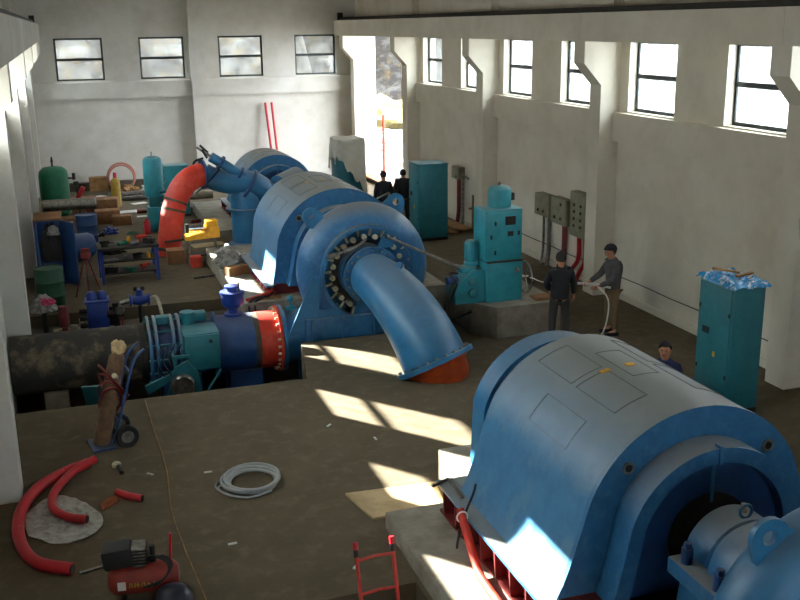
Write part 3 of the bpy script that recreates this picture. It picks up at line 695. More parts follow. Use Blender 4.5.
m_ = MB().tube([(-.1, 26.75, 1.48), (-.1, 26.3, 1.4)], .03, 10); m_.tube([(-.1, 26.72, 1.45), (-.1, 26.72, 0)], .05, 10)
solo('conduit', m_, STEEL, 'grey conduit with side arm next to the single small electrical box', 'conduit', (XR, 0, 0), 0, CR)
conduit(27.05, 1.3, MAROON, 'dark red conduit under the single small electrical box', .06)
m_ = MB().cyl((0, 0, 0), (0, 0, 1.0), .03); m_.cyl((0, 0, .62), (-.12, .0, .62), .03)
solo('standpipe', m_, WOOD, 'short thin brown post standing by the wall near the far column', 'post', (XR-.12, 25.9, 0))
pts = [(XR-.025, 25.0-.4*i, .47+.02*math.sin(i*.7)) for i in range(15)]
for nm, a, b in (('between the far columns', 18.9, 24.4), ('behind the tall teal cabinet', 12.8, 18.25)):
    m_ = MB().tube([(XR-.02, a+(b-a)*i/20, .47+.006*math.sin(i*.9)) for i in range(21)], .01, 6)
    solo('wall_cable', m_, BLACK, 'thin dark cable clipped low along the right wall '+nm, 'cable', group='cables along the right wall')
m_ = MB(); m_.box((0, 0, 0), (.16, .1, .06), bev=.01); solo('bracket', m_, BLACK, 'black bracket on the wall just past the tall teal cabinet', 'bracket', (XR-.07, 12.95, .95))
# planks by the wall
P = 'planks stacked by the far column'
for i, (x, y, r, z) in enumerate([(10.2, 27.2, .1, .0), (9.9, 27.0, .1, .0), (10.5, 27.4, .1, .0), (10.25, 27.1, .1, .045)]):
    m_ = MB().box((0, 0, .02), (.25, 2.9, .04), bev=.004)
    solo('plank', m_, WOOD, ['middle wooden plank of the flat stack by the far column', 'wooden plank on the hall side of the flat stack', 'wooden plank nearest the wall in the flat stack', 'top wooden plank lying over the flat stack'][i], 'plank', (x, y, z+.002), r, P)

# ---------------------------------------------------------------- people
def skin_mesh(name, pts, edges, m, parent, root=0, sub=2):
    me = bpy.data.meshes.new(name); me.from_pydata([p[:3] for p in pts], edges, []); o = bpy.data.objects.new(name, me); COL.objects.link(o)
    o.modifiers.new('s', 'SKIN'); o.modifiers.new('u', 'SUBSURF').levels = sub
    for i, p in enumerate(pts):
        r = p[3]; me.skin_vertices[0].data[i].radius = r if isinstance(r, tuple) else (r, r); me.skin_vertices[0].data[i].use_root = (i == root)
    o.modifiers['s'].use_smooth_shade = True
    dg = bpy.context.evaluated_depsgraph_get(); ev = o.evaluated_get(dg); nm = bpy.data.meshes.new_from_object(ev)
    bpy.data.objects.remove(o); bpy.data.meshes.remove(me); nm.name = name
    nm.materials.clear(); nm.materials.append(m)
    for f_ in nm.polygons: f_.use_smooth = True
    o = bpy.data.objects.new(name, nm); COL.objects.link(o); o.parent = parent; return o
def person(label, loc, rz, jacket, trousers, J=None, hat=None, group='workers in the hall', hair=True):
    # faces -Y locally; J overrides joint positions
    j = dict(pel=(0, 0, .93), spi=(0, .01, 1.13), che=(0, .0, 1.33), nek=(0, .02, 1.45), hd0=(0, .0, 1.52), hd1=(0, -.01, 1.6), hd2=(0, 0, 1.66),
             shL=(.18, .01, 1.4), elL=(.24, .04, 1.13), wrL=(.24, -.04, .9), shR=(-.18, .01, 1.4), elR=(-.24, .04, 1.13), wrR=(-.24, -.04, .9),
             hiL=(.1, 0, .88), knL=(.12, -.02, .48), anL=(.13, .02, .09), hiR=(-.1, 0, .88), knR=(-.12, -.02, .48), anR=(-.13, .02, .09))
    j.update(J or {})
    V = {k_: Vector(v) for k_, v in j.items()}
    t = thing('person', label, 'person', loc, rz, group)
    pts = []; E = []; idx = {}
    def add(k_, r, prev=None, pos=None):
        p = pos if pos is not None else V[k_]; pts.append((p.x, p.y, p.z, r)); idx[k_] = len(pts)-1
        if prev: E.append((idx[prev], idx[k_]))
    add('pel', (.1, .08)); add('spi', (.1, .075), 'pel'); add('che', (.11, .08), 'spi'); add('nek', .05, 'che'); add('hd0', (.074, .084), 'nek'); add('hd1', (.088, .104), 'hd0'); add('hd2', (.068, .08), 'hd1')
    for s in 'LR':
        add('sh'+s, .04, 'che', V['sh'+s]+Vector((0, 0, -.035))); add('el'+s, .036, 'sh'+s); add('wr'+s, .027, 'el'+s)
        w = V['wr'+s]; d = (w-V['el'+s]).normalized(); side = Vector((1 if s == 'L' else -1, 0, 0)); fw = d.cross(side).normalized()*(1 if s == 'L' else -1)
        add('pa'+s, (.034, .018), 'wr'+s, w+d*.06)
        for i, (o_, L_) in enumerate(((-.03, .07), (-.01, .08), (.01, .075), (.03, .06))):
            k1 = 'f%s%d' % (s, i); lat = fw*o_
            add(k1, .0095, 'pa'+s, w+d*.1+lat); add(k1+'b', .0085, k1, w+d*(.1+L_*.55)+lat-side*.012); add(k1+'c', .007, k1+'b', w+d*(.1+L_*.9)+lat-side*.032)
        add('t'+s, .011, 'pa'+s, w+d*.06-fw*.045); add('t'+s+'b', .009, 't'+s, w+d*.1-fw*.055-side*.015)
        add('hi'+s, .06, 'pel'); add('kn'+s, .045, 'hi'+s); add('an'+s, .036, 'kn'+s); add('to'+s, (.04, .03), 'an'+s, V['an'+s]+Vector((0, -.14, -.04)))
    body = skin_mesh('body', pts, E, SKIN, t)
    hd = V['hd1']; ax = (V['hd2']-V['hd0']).normalized()
    nz = MB().ball(hd+Vector((0, -.1, -.015)), .016, (.8, 1.1, 1.4), 10); [nz.ball(hd+Vector((sx*.082, .005, -.01)), .024, (.5, .8, 1.3), 10) for sx in (-1, 1)]; nz.build('ears_and_nose', SKIN, body)
    [MB().ball(hd+Vector((sx*.032, -.088, .02)), .011, seg=8).build('eye', BLACK, body) for sx in (-1, 1)]
    MB().box(hd+Vector((0, -.088, -.055)), (.045, .012, .01)).build('mouth', MAROON, body)
    hr = bmesh.new(); bmesh.ops.create_uvsphere(hr, u_segments=20, v_segments=14, radius=.107)
    for v in list(hr.verts):
        if v.co.z < -.085 or (v.co.y < -.03 and v.co.z < .035) or (v.co.y < .02 and v.co.z < -.03): hr.verts.remove(v)
    for v in hr.verts: v.co = Vector((v.co.x*.88, v.co.y*.98, v.co.z*1.02))
    ho = MB().add(hr, Matrix.Translation(hd+Vector((0, .012, .03)))).build('hair', HAIR, t); md = ho.modifiers.new('k', 'SOLIDIFY'); md.thickness = .012
    if hat:
        c = MB(); cb = bmesh.new(); bmesh.ops.create_uvsphere(cb, u_segments=20, v_segments=12, radius=.122)
        for v in list(cb.verts):
            if v.co.z < -.005: hr_ = cb.verts.remove(v)
        for v in cb.verts: v.co.z *= .92; v.co.x *= .9
        c.add(cb, Matrix.Translation(hd+Vector((0, .005, .045)))); c.prism([(math.cos(a)*.085, -.09+math.sin(a)*.115) for a in [PI+PI*i/12 for i in range(13)]], hd.z+.045, hd.z+.058, 'XY')
        for v in list(c.bm.verts): pass
        co = c.build('cap', hat, t); co.modifiers.new('k', 'SOLIDIFY').thickness = .01
    # jacket
    pts = []; E = []; idx = {}
    lo = V['pel'].lerp(V['spi'], -.25)
    add('z', (.17, .14), None, V['pel']+(V['pel']-V['spi'])*.3); add('a', (.19, .145), 'z', lo); add('b', (.18, .135), 'a', V['spi']); add('c', (.19, .14), 'b', V['che']); add('d', (.15, .1), 'c', V['nek'].lerp(V['che'], .4)); add('d2', .075, 'd', V['nek']+(V['nek']-V['che'])*.28)
    for s in 'LR':
        add('s'+s, .085, 'c', V['sh'+s]+Vector((0, 0, -.02))); add('e'+s, .066, 's'+s, V['el'+s]); add('w'+s, .048, 'e'+s, V['wr'+s].lerp(V['el'+s], .02))
    skin_mesh('jacket', pts, E, jacket, t)
    pts = []; E = []; idx = {}
    add('p', (.14, .12), None, V['pel'])
    for s in 'LR':
        add('h'+s, .1, 'p', V['hi'+s]+Vector((0, 0, -.06))); add('k'+s, .076, 'h'+s, V['kn'+s]); add('n'+s, .062, 'k'+s, V['an'+s]+Vector((0, 0, .03)))
    skin_mesh('trousers', pts, E, trousers, t)
    for s in 'LR':
        a = V['an'+s]; sh = MB(); sh.box((a.x, a.y-.06, a.z-.045), (.095, .27, .08), bev=.03); sh.build('shoe', SHOE, t)
    return t
# back-view worker in black, arms forward
person('worker in black jacket seen from behind beside the wall boxes', (8.16, 15.6, 0), PI-.35, CLB, CLT,
       dict(elL=(.25, -.02, 1.13), wrL=(.17, -.2, .98), elR=(-.25, .0, 1.12), wrR=(-.26, -.1, .92)))
# worker in cap facing left holding the hose
person('worker in grey jacket and dark peaked cap holding a white hose', (9.35, 15.8, 0), -PI/2-.1, CLG, CLK,
       dict(elL=(.22, -.1, 1.1), wrL=(.08, -.3, .98), elR=(-.22, -.16, 1.12), wrR=(-.1, -.42, 1.03), che=(0, -.03, 1.32), nek=(0, -.04, 1.45), hd0=(0, -.06, 1.52), hd1=(0, -.075, 1.59), hd2=(0, -.07, 1.64)), hat=CLB)
person('worker in black jacket walking toward the open doorway', (8.3, 26.6, 0), PI, CLB, CLT)
person('second dark-clothed worker at the back, half hidden behind the tall teal cabinet', (8.98, 26.9, 0), PI-.2, CLB, CLT,
       dict(hd0=(0, -.02, 1.5), hd1=(0, -.04, 1.57), hd2=(0, -.04, 1.62)))
person('worker in dark blue clothes crouching behind the foreground generator', (8.05, 12.0, 0), -.75, CLN, CLN,
       dict(pel=(0, .05, .32), spi=(0, .02, .52), che=(0, -.06, .74), nek=(0, -.1, .9), hd0=(0, -.13, .985), hd1=(0, -.16, 1.06), hd2=(0, -.16, 1.115),
            shL=(.18, -.08, .82), elL=(.26, -.22, .58), wrL=(.14, -.4, .55), shR=(-.18, -.08, .82), elR=(-.26, -.22, .58), wrR=(-.14, -.4, .55),
            hiL=(.1, .04, .3), knL=(.2, -.3, .5), anL=(.17, -.12, .09), hiR=(-.1, .04, .3), knR=(-.2, -.3, .5), anR=(-.17, -.12, .09)))
m_ = MB().tube(smooth_path([(8.52, 15.98, 1.02), (8.95, 15.85, 1.0), (9.2, 15.62, .96)]), .022, 8)
m_.tube(smooth_path([(9.0, 15.8, .99), (9.08, 15.5, .8), (9.06, 15.45, .45), (8.98, 15.5, .12), (8.8, 15.6, .02)]), .012, 8)
m_.tube(smooth_path([(8.52, 15.98, 1.02), (8.1, 16.1, 1.05), (7.95, 16.3, 1.1), (8.0, 16.5, 1.05)]), .009, 8)
solo('hose', m_, PAPER, 'thin white hose held by the worker in the cap and trailing to the floor', 'hose')
# railing rods behind the second turbine
m_ = MB(); m_.cyl((7.2, 25.5, .9), (8.2, 25.8, 1.25), .025); m_.cyl((7.2, 25.5, 0), (7.2, 25.5, .9), .025); m_.cyl((8.2, 25.8, 0), (8.2, 25.8, 1.25), .025)
solo('handrail', m_, STEEL, 'grey tube handrail in front of the tarpaulin-covered cabinet', 'handrail')
# open door leaf and sill
m_ = MB().b2(XR-.25, XR+.1, DOOR[0]+.02, DOOR[1]-.02, .12, .17); trim(m_, WOOD)
m_ = MB().cyl((XR+.5, DOOR[1]-.55, -.1), (XR+.52, DOOR[1]-.5, 2.4), .05); solo('red_pole', m_, RED, 'thin red pole standing just outside the open doorway', 'pole')
m_ = MB(); m_.crumple((0, 0, 0), (3.0, 2.5, 1.6), amp=.4, seed=9); solo('straw_mound', m_, STRAW, 'yellowish dry grass mound in the snow outside the doorway', 'mound', (18.2, 57, -.3))
# ---------------------------------------------------------------- far unit pipework
t = thing('nozzle_pipe', 'slanting blue pipe body with hydraulic cylinder behind the yellow machine', 'pipe', (4.4, 26.4, 0))
MB().lathe([(0, 0), (.52, 0), (.52, .06), (.42, .1), (.42, 1.3), (.36, 1.5), (0, 1.52)], (0, 0, 0), seg=32).build('body', BLUE2, t)
MB().lathe([(.42, 0), (.56, 0), (.56, .06), (.42, .06)], (0, 0, .95), seg=32, closed=True).build('body_flange', BLUE, t)
MB().tube(bez((.55, 0, 1.25), (.1, -.1, 1.95), (-.5, -.1, 1.5), (-1.1, 0, 1.98), 14), [.38-.1*i/14 for i in range(15)], 24).build('bent_arm', BLUE2, t)
MB().lathe([(.2, 0), (.46, 0), (.46, .07), (.2, .07)], (.08, -.05, 1.58), (-.75, 0, .5), 28, closed=True).build('arm_flange', BLUED, t)
c = MB().tube([(.1, -.2, 1.75), (-.9, -.2, 2.42)], .13, 20).build('hydraulic_cylinder', BLUE2, t)
for q in (.25, .72): MB().lathe([(.12, 0), (.19, 0), (.19, .06), (.12, .06)], (.1-1.0*q, -.2, 1.75+.67*q), (-1, 0, .67), 24, closed=True).build('cylinder_ring', BLUED, c)
MB().tube([(-.85, -.2, 2.4), (-1.25, -.2, 2.68)], .035, 10).build('piston_rod', STEEL, c)
m_ = MB(); m_.cyl((-1.0, -.28, 2.4), (-1.12, -.28, 2.62), .03); m_.cyl((-.95, -.12, 2.52), (-1.15, -.12, 2.72), .03); m_.build('valve_studs', DARK, c)
MB().tube(smooth_path([(-1.1, -.25, 2.4), (-1.35, -.3, 2.3), (-1.4, -.3, 1.9), (-1.45, -.3, 1.5)]), .03, 8).build('hose', BLACK, c)
MB().tube(smooth_path([(-.7, -.3, 2.1), (-1.0, -.35, 1.8), (-1.35, -.3, 1.5)]), .02, 8).build('hose', BLACK, c)
MB().tube([(.9, 0, 1.3), (1.5, .3, 1.35)], [.5, .62], 28).build('turbine_hub', BLUE, t)
t = thing('elbow_pipe', 'tall red primed elbow pipe with strapped bands leaning over from the blue arm', 'pipe', (2.2, 25.6, 0))
ep = bez((0, 0, .02), (.15, .1, 1.0), (.25, .2, 1.95), (1.02, .4, 2.0), 22)
MB().tube(ep, .3, 28).build('pipe_shell', RED, t, sharp=50)
for q in (1, 9, 11):
    a, b = Vector(ep[q]), Vector(ep[q+1]); MB().tube([a, a.lerp(b, .6)], .308, 28).build('strap', DARK if q == 1 else WETC, t)
MB().cyl((-.1, -.3, .45), (.5, -.35, .5), .03).build('brace', DARK, t)
MB().lathe([(.25, 0), (.38, 0), (.38, .05), (.25, .05)], ep[-1], (1, .2, 0), 28, closed=True).build('pipe_flange', BLUED, t)

t = thing('threading_machine', 'yellow pipe threading machine on a wheeled stand beside the red elbow', 'machine', (2.95, 24.6, 0))
MB().prism([(-.42, .62), (.42, .66), (.42, .9), (.2, .92), (.1, .78), (-.42, .72)], -.2, .2, 'XZ').build('bed', YEL, t)
MB().box((.24, 0, .98), (.3, .36, .2), bev=.03).build('motor_housing', YEL, t)
for x in (-.26, -.1, .06): MB().lathe([(0, -.1), (.1, -.1), (.1, .1), (0, .1)], (x, 0, .9), (1, .2, 0), 18).build('chuck', CHROME, t)
MB().cyl((-.36, -.1, .8), (-.36, -.1, 1.02), .05).build('tool_post', DARK, t)
for sx in (-1, 1):
    for sy in (-1, 1): MB().cyl((sx*.3, sy*.12, .62), (sx*.38, sy*.22, .02), .022, seg=8).build('leg', STEEL, t)
for sy in (-1, 1): MB().lathe([(0, -.03), (.12, -.03), (.12, .03), (0, .03)], (.3, sy*.26, .12), (0, 1, 0), 22).build('wheel', BLACK, t)
MB().b2(-.36, .36, -.2, .2, .22, .25).build('tray', DARK, t)
m_ = MB(); m_.box((0, 0, .14), (.28, .26, .28), bev=.03); solo('motor', m_, RED, 'small orange-red motor on the floor under the yellow machine', 'motor', (2.72, 24.2, 0))
m_ = MB(); m_.box((0, 0, .17), (.42, .4, .34)); solo('carton', m_, CARD, 'brown carton on the floor between red elbow and yellow machine', 'box', (2.3, 24.9, 0), group='cardboard boxes')
m_ = MB().cyl((-.6, -.05, .03), (.6, .05, .03), .03, seg=10); solo('steel_bar', m_, STEEL, 'short steel bar on the floor right of the yellow machine', 'bar', (3.1, 23.1, 0), .1)

# far governor and cabinet
t = thing('governor', 'far teal governor with tall domed oil tank, standing near the back wall', 'governor', (2.33, 29.35, 0), 0, 'governors')
MB().box((0, 0, .35), (.62, .55, .7), bev=.02).build('lower_cabinet', TEAL2, t)
MB().lathe([(0, 0), (.27, 0), (.27, 1.0), (.24, 1.08), (.15, 1.13), (0, 1.15)], (-.08, 0, 1.0), seg=28).build('oil_tank', TEAL2, t)
MB().box((0, 0, .86), (.5, .45, .32), bev=.03).build('valve_block', TEAL, t)
MB().cyl((-.08, 0, 2.14), (-.08, 0, 2.26), .02).build('vent', STEEL, t)
for z in (.8, 1.0, 1.15): MB().cyl((.05, -.3, z), (.25, -.3, z), .05).build('fitting', TEAL, t)
m_ = MB().lathe([(0, 0), (.09, 0), (.09, .35), (.04, .42), (.04, .46), (0, .46)], seg=18); solo('extinguisher', m_, REDP, 'small red cylinder at the foot of the far teal governor', 'cylinder', (1.94, 28.8, 0))
cabinet('control_cabinet', 'pale teal cabinet just behind the far governor', (2.75, 31.2, 0), .7, .6, 1.55, TEAL2)

# ---------------------------------------------------------------- back wall clutter
for i, (x0, x1) in enumerate(((7.21, 7.36), (7.45, 7.56))):
    m_ = MB().cyl((x0, 37.82, 2.9), (x1, 37.3, .02), .045); solo('red_pole', m_, REDP, ['left of two long red poles leaning on the back wall', 'right of two long red poles leaning on the back wall'][i], 'pole', group='red poles leaning on the back wall')
trim(MB().b2(XL, 7.0, YB-.35, YB-.002, 0, .28), WETC)
t = thing('crate', 'light wooden crate on the dark ledge under the back windows', 'crate', (.95, 37.55, .0))
MB().b2(-.32, .32, -.2, .2, .02, .5).build('sides', WOOD, t)
for z in (.06, .26, .46): MB().b2(-.33, .33, -.215, -.2, z-.04, z+.04).build('slat', WOOD, t)
m_ = MB().tube([(.48*math.cos(2*PI*i/40), .06*math.sin(2*PI*i/40), .5+.48*math.sin(2*PI*i/40)) for i in range(40)], .035, 8, closed=True)
m_.tube([(.44*math.cos(2*PI*i/40), .07*math.sin(2*PI*i/40)-.06, .47+.44*math.sin(2*PI*i/40)) for i in range(40)], .03, 8, closed=True)
solo('hose_coil', m_, mat('pink_hose', (176, 112, 98), .6), 'pinkish coil of hose standing upright against the back wall', 'hose', (1.75, 37.3, 0))
t = thing('gas_cylinder', 'yellow gas cylinder with red cap standing in the back left area', 'gas cylinder', (1.38, 33.9, 0))
MB().lathe([(0, 0), (.15, 0), (.15, .78), (.13, .88), (.06, .95), (0, .96)], seg=24).build('body', YELD, t)
MB().lathe([(0, .92), (.06, .92), (.06, 1.08), (.04, 1.12), (0, 1.12)], seg=18).build('cap', REDP, t)
t = thing('storage_tank', 'upright green tank with domed top by the left wall', 'tank', (-.48, 31.6, 0))
MB().lathe([(0, .18), (.3, .2), (.43, .32), (.43, 1.45), (.4, 1.58), (.28, 1.68), (0, 1.72)], seg=36).build('shell', GREEN, t)
for i in range(3):
    a = 2*PI*i/3; MB().cyl((.3*math.cos(a), .3*math.sin(a), 0), (.3*math.cos(a), .3*math.sin(a), .35), .04).build('leg', GREEN, t)
m_ = MB().cyl((0, 0, 1.7), (0, 0, 1.95), .03); m_.cyl((0, 0, 1.84), (.0, 0, 2.0), .045, .02); m_.build('relief_valve', DARK, t)
m_ = MB().cyl((.42, -.1, 1.35), (.6, -.15, 1.35), .03); m_.cyl((.58, -.15, 1.3), (.58, -.15, 1.5), .05); m_.build('gauge', BLACK, t)
t = thing('hand_tools', 'red and black fittings hanging beside the green tank', 'fittings', (.2, 31.75, 0))
m_ = MB().cyl((0, 0, 0), (-.05, .0, 1.15), .03); m_.build('stand', DARK, t)
m_ = MB().box((.05, -.03, .85), (.14, .1, .4), ry=.5, bev=.03); m_.build('red_body', REDP, t)
m_ = MB().box((-.05, -.03, 1.15), (.16, .12, .12), bev=.03); m_.build('head', BLACK, t)

# boxes, pipes and scrap on the far floor
rnd = random.Random(11)
CB = [(-.1, 30.0, .55, .5, .42, .1, 0, 'open brown carton with white label in front of the blue drum'), (.35, 33.0, .75, .6, .5, .1, 0, 'wide brown carton right of the green tank'),
      (1.0, 32.3, .7, .6, .55, -.15, 0, 'large brown carton left of the yellow gas cylinder'), (.95, 31.05, .7, .5, .4, .05, 0, 'lower brown carton in front of the large carton'),
      (.2, 32.25, .45, .4, .35, .2, 0, 'brown carton touching the green tank side'), (1.35, 30.6, .55, .4, .28, -.1, 0, 'flat brown carton nearest the blue pump on the far floor')]
for x, y, w, d, h, r, z, lb_ in CB:
    t = thing('carton', lb_, 'box', (x, y, z), r, 'cardboard boxes')
    MB().b2(-w/2, w/2, -d/2, d/2, 0, h, .006).build('body', CARD, t)
    MB().b2(-.03, .03, -d/2-.002, d/2+.002, h, h+.003).build('tape', WOOD, t)
    if 'label' in lb_: MB().b2(-.16, .02, -d/2-.004, -d/2, .12, .34).build('paper_label', PAPER, t)
PP = [((1.2, 35.6, .1), (3.4, 35.9, .1), .1, STEEL, 'thick pale pipe lying along the back wall'), ((1.6, 34.9, .08), (4.2, 35.2, .08), .08, STEEL, 'second pale pipe lying parallel in front of the thick one'),
      ((1.9, 32.3, .06), (4.0, 32.2, .06), .06, MAROON, 'long brown rusty pipe lying left of the far governor'), ((2.8, 34.6, .14), (4.6, 34.4, .14), .14, CONC, 'short wide concrete-grey pipe behind the pale teal cabinet'),
      ((3.3, 29.9, .06), (5.0, 30.3, .06), .06, MAROON, 'brown rusty pipe lying right of the far governor')]
for a, b, r, m0, lb_ in PP: solo('scrap_pipe', MB().cyl(a, b, r, seg=14), m0, lb_, 'pipe', group='pipes lying on the far floor')
# grey horizontal cylinder on a stand
t = thing('steel_drum', 'grey steel cylinder lying on trestle legs in front of the green tank', 'cylinder', (-.1, 30.1, 0))
MB().lathe([(0, -.75), (.13, -.75), (.17, -.7), (.17, .7), (.13, .75), (0, .75)], (0, 0, .78), (1, 0, 0), 24).build('shell', STEEL, t)
for sx in (-.5, .5):
    for sy in (-.2, .2): MB().cyl((sx, sy*.3, .66), (sx, sy, 0), .025, seg=8).build('leg', MAROON, t)
t = thing('air_tank', 'dark blue horizontal air receiver with domed end on the floor', 'tank', (-.05, 26.0, 0))
MB().lathe([(0, -.5), (.2, -.46), (.3, -.36), (.32, -.25), (.32, .35), (.26, .46), (0, .5)], (0, 0, .36), (1, .3, 0), 28).build('shell', BLUED, t)
for sx in (-.3, .3): MB().b2(sx-.03, sx+.03, -.22, .22, 0, .2).build('foot', BLUED, t)
t = thing('oil_drum', 'royal blue steel drum standing behind the dark blue air receiver', 'drum', (.3, 27.9, 0))
MB().lathe([(0, 0), (.28, 0), (.28, .26), (.295, .28), (.28, .3), (.28, .55), (.295, .57), (.28, .59), (.28, .84), (.26, .84), (.26, .82), (0, .82)], seg=30).build('shell', BLUED, t)
t = thing('oil_barrel', 'dark green barrel at the foot of the left wall column', 'drum', (-.62, 21.45, 0))
MB().lathe([(0, 0), (.29, 0), (.29, .3), (.305, .32), (.29, .34), (.29, .6), (.305, .62), (.29, .64), (.29, .9), (.27, .9), (.27, .88), (0, .88)], seg=30).build('shell', GREEND, t)
# open tool locker with clothes
t = thing('locker', 'open blue locker with dark clothes hanging inside, against the left wall', 'cabinet', (-.9, 23.6, 0), .0)
m_ = MB(); m_.b2(0, .05, 0, .9, 0, 1.5); m_.b2(0, .6, .86, .9, 0, 1.5); m_.b2(0, .6, 0, .9, 1.46, 1.5); m_.b2(0, .6, 0, .9, 0, .05); m_.build('body', BLUED, t)
MB().box((.72, -.12, .75), (.03, .62, 1.45), rz=.5).build('door', BLUED, t)
MB().b2(0, .62, -.02, .92, 1.5, 1.54).build('top_board', CARD, t)
m_ = MB().crumple((.35, .1, .55), (.22, .2, .8), amp=.35, seed=4); solo('coat', m_, CLT, 'dark coat hanging inside the open blue locker', 'coat', (-.9, 23.6, 0))
m_ = MB().crumple((.42, -.08, 1.18), (.12, .1, .2), amp=.3, seed=6); solo('rag', m_, SHEET, 'pale rag bundled at the top of the dark coat', 'rag', (-.9, 23.6, 0))
m_ = MB().box((.62, .62, .7), (.03, .02, 1.3)); m_ = MB()
# workbench with clutter
t = thing('workbench', 'blue steel workbench with lower shelf, crowded with tools, left of the red elbow', 'workbench', (1.1, 23.6, 0), .05)
MB().b2(-.68, .68, -.4, .4, .78, .84, .005).build('bench_top', DARK, t)
for sx in (-.62, .62):
    for sy in (-.35, .35): MB().b2(sx-.035, sx+.035, sy-.035, sy+.035, 0, .78).build('leg', ROYAL, t)
for z in (.2, .48): MB().b2(-.62, .62, -.34, .34, z, z+.03).build('shelf', DARK, t)
tools = [('vice', DARK, 'black bench vice'), ('wrench', CHROME, 'bright steel wrench'), ('grinder', GREEN, 'green hand tool'), ('can', YEL, 'small yellow can'), ('pipe_fitting', STEEL, 'steel pipe fitting'), ('drill', RED, 'red hand drill'), ('toolbox', DARK, 'dark toolbox')]
spots = [(-.5, -.2, .84), (-.3, .1, .84), (-.12, -.2, .84), (.05, .15, .84), (.18, -.22, .84), (.34, .1, .84), (.5, -.15, .84), (-.42, -.2, .51), (-.1, -.18, .51), (.2, -.2, .51), (.45, -.2, .51), (-.4, -.2, .23), (0, -.2, .23), (.35, -.2, .23)]
places = {.84: 'on the bench top', .51: 'on the middle shelf', .23: 'on the bottom shelf'}
side = {0: 'left end', 1: 'centre left', 2: 'centre', 3: 'centre right', 4: 'right end'}
for i, (x, y, z) in enumerate(spots):
    nm, m0, lb_ = tools[i % 7] if z == .84 else tools[(i*3+1) % 7]
    m_ = MB()
    if nm == 'vice': m_.box((0, 0, .03), (.16, .1, .06), bev=.01); m_.box((0, 0, .1), (.22, .06, .08), bev=.01); m_.cyl((.1, 0, .09), (.2, 0, .09), .012)
    elif nm == 'wrench': m_.box((0, 0, .012), (.26, .03, .02), rz=.5); m_.cyl((.11, .06, .0), (.11, .06, .025), .035)
    elif nm == 'grinder': m_.cyl((-.12, 0, .045), (.1, 0, .045), .04); m_.cyl((.1, 0, .045), (.14, 0, .045), .06)
    elif nm == 'can': m_.cyl((0, 0, 0), (0, 0, .12), .04); m_.cyl((0, 0, .12), (0, 0, .14), .02)
    elif nm == 'pipe_fitting': m_.tube(bez((-.1, 0, .04), (.02, 0, .04), (.06, 0, .04), (.06, .1, .04), 8), .038, 12)
    elif nm == 'drill': m_.cyl((-.1, 0, .12), (.12, 0, .12), .04); m_.box((-.04, 0, .05), (.05, .05, .1), bev=.01)
    else: m_.box((0, 0, .06), (.26, .14, .12), bev=.01); m_.tube([(-.06, 0, .12), (-.06, 0, .16), (.06, 0, .16), (.06, 0, .12)], .008, 6)
    q = side[min(4, int((x+.68)/.275))]
    solo(nm, m_, m0, lb_+' '+places[z]+' of the blue workbench, '+q, nm.replace('_', ' '), (1.1+x, 23.6+y, z), rnd.uniform(-1, 1), 'tools on the workbench')
# tripod pipe vice
t = thing('tripod_stand', 'thin maroon tripod stand in front of the blue workbench', 'tripod', (.15, 22.1, 0))
for i in range(3):
    a = 2*PI*i/3+.5; MB().cyl((.02*math.cos(a), .02*math.sin(a), .95), (.32*math.cos(a), .32*math.sin(a), 0), .017, seg=8).build('leg', MAROON, t)
m_ = MB().lathe([(0, .9), (.1, .9), (.12, .96), (.1, 1.02), (0, 1.02)], seg=18); m_.box((0, 0, 1.06), (.18, .08, .1), bev=.02); m_.build('head', MAROON, t)

# valves and pumps on the trench ledge
LZ = -.25
t = thing('pump', 'royal blue square pump with bolted lid on the trench ledge', 'pump', (.27, 20.3, LZ))
MB().box((0, 0, .33), (.42, .36, .6), bev=.02).build('body', ROYAL, t)
MB().b2(-.24, .24, -.21, .21, .63, .68, .01).build('lid', ROYAL, t)
for x in (-.1, .1): MB().lathe([(0, 0), (.1, 0), (.1, .1), (.06, .16), (0, .18)], (x, 0, .68), seg=18).build('dome', ROYAL, t)
MB().b2(-.22, .22, -.2, .2, 0, .04).build('foot', DARK, t)
for sx in (-1, 1):
    p = MB()
    for z in (.15, .3, .45): p.cyl((sx*.21, 0, z), (sx*.36, 0, z), .05, seg=12)
    p.build('pipe_stub', DARK, t)
t = thing('gate_valve', 'small royal blue valve on a pipe stand right of the square blue pump', 'valve', (1.1, 20.3, LZ))
MB().cyl((0, 0, 0), (0, 0, .5), .04).build('stand', DARK, t)
MB().lathe([(0, -.2), (.13, -.2), (.13, -.16), (.08, -.15), (.12, 0), (.08, .15), (.13, .16), (.13, .2), (0, .2)], (0, 0, .58), (1, 0, 0), 22).build('body', ROYAL, t)
MB().cyl((0, 0, .66), (0, 0, .8), .07).build('bonnet', ROYAL, t)
for x in (-.07, .07): MB().cyl((x, 0, .78), (x, 0, .86), .04).build('knob', BLACK, t)
m_ = MB().tube(smooth_path([(-.38, 0, .54), (-.3, 0, .56), (-.2, 0, .58)]), .05, 12); m_.build('pipe', STEEL, t)
MB().tube(smooth_path([(.2, 0, .58), (.34, 0, .6), (.4, -.2, .3), (.4, -.3, .0)]), .035, 12).build('pale_pipe', CREAM, t)
t = thing('gauge_valve', 'dark valve cluster with red lever between blue pump and small blue valve', 'valve', (.66, 20.1, LZ))
m_ = MB().cyl((-.05, 0, 0), (-.05, 0, .62), .06); m_.cyl((-.22, 0, .4), (.1, 0, .4), .07); m_.build('body', DARK, t)
MB().lathe([(0, 0), (.09, 0), (.09, .05), (0, .05)], (.03, -.08, .48), (0, -1, 0), 18).build('gauge', STEEL, t)
MB().box((.05, -.1, .22), (.03, .03, .22)).build('lever', REDP, t)
m_ = MB()
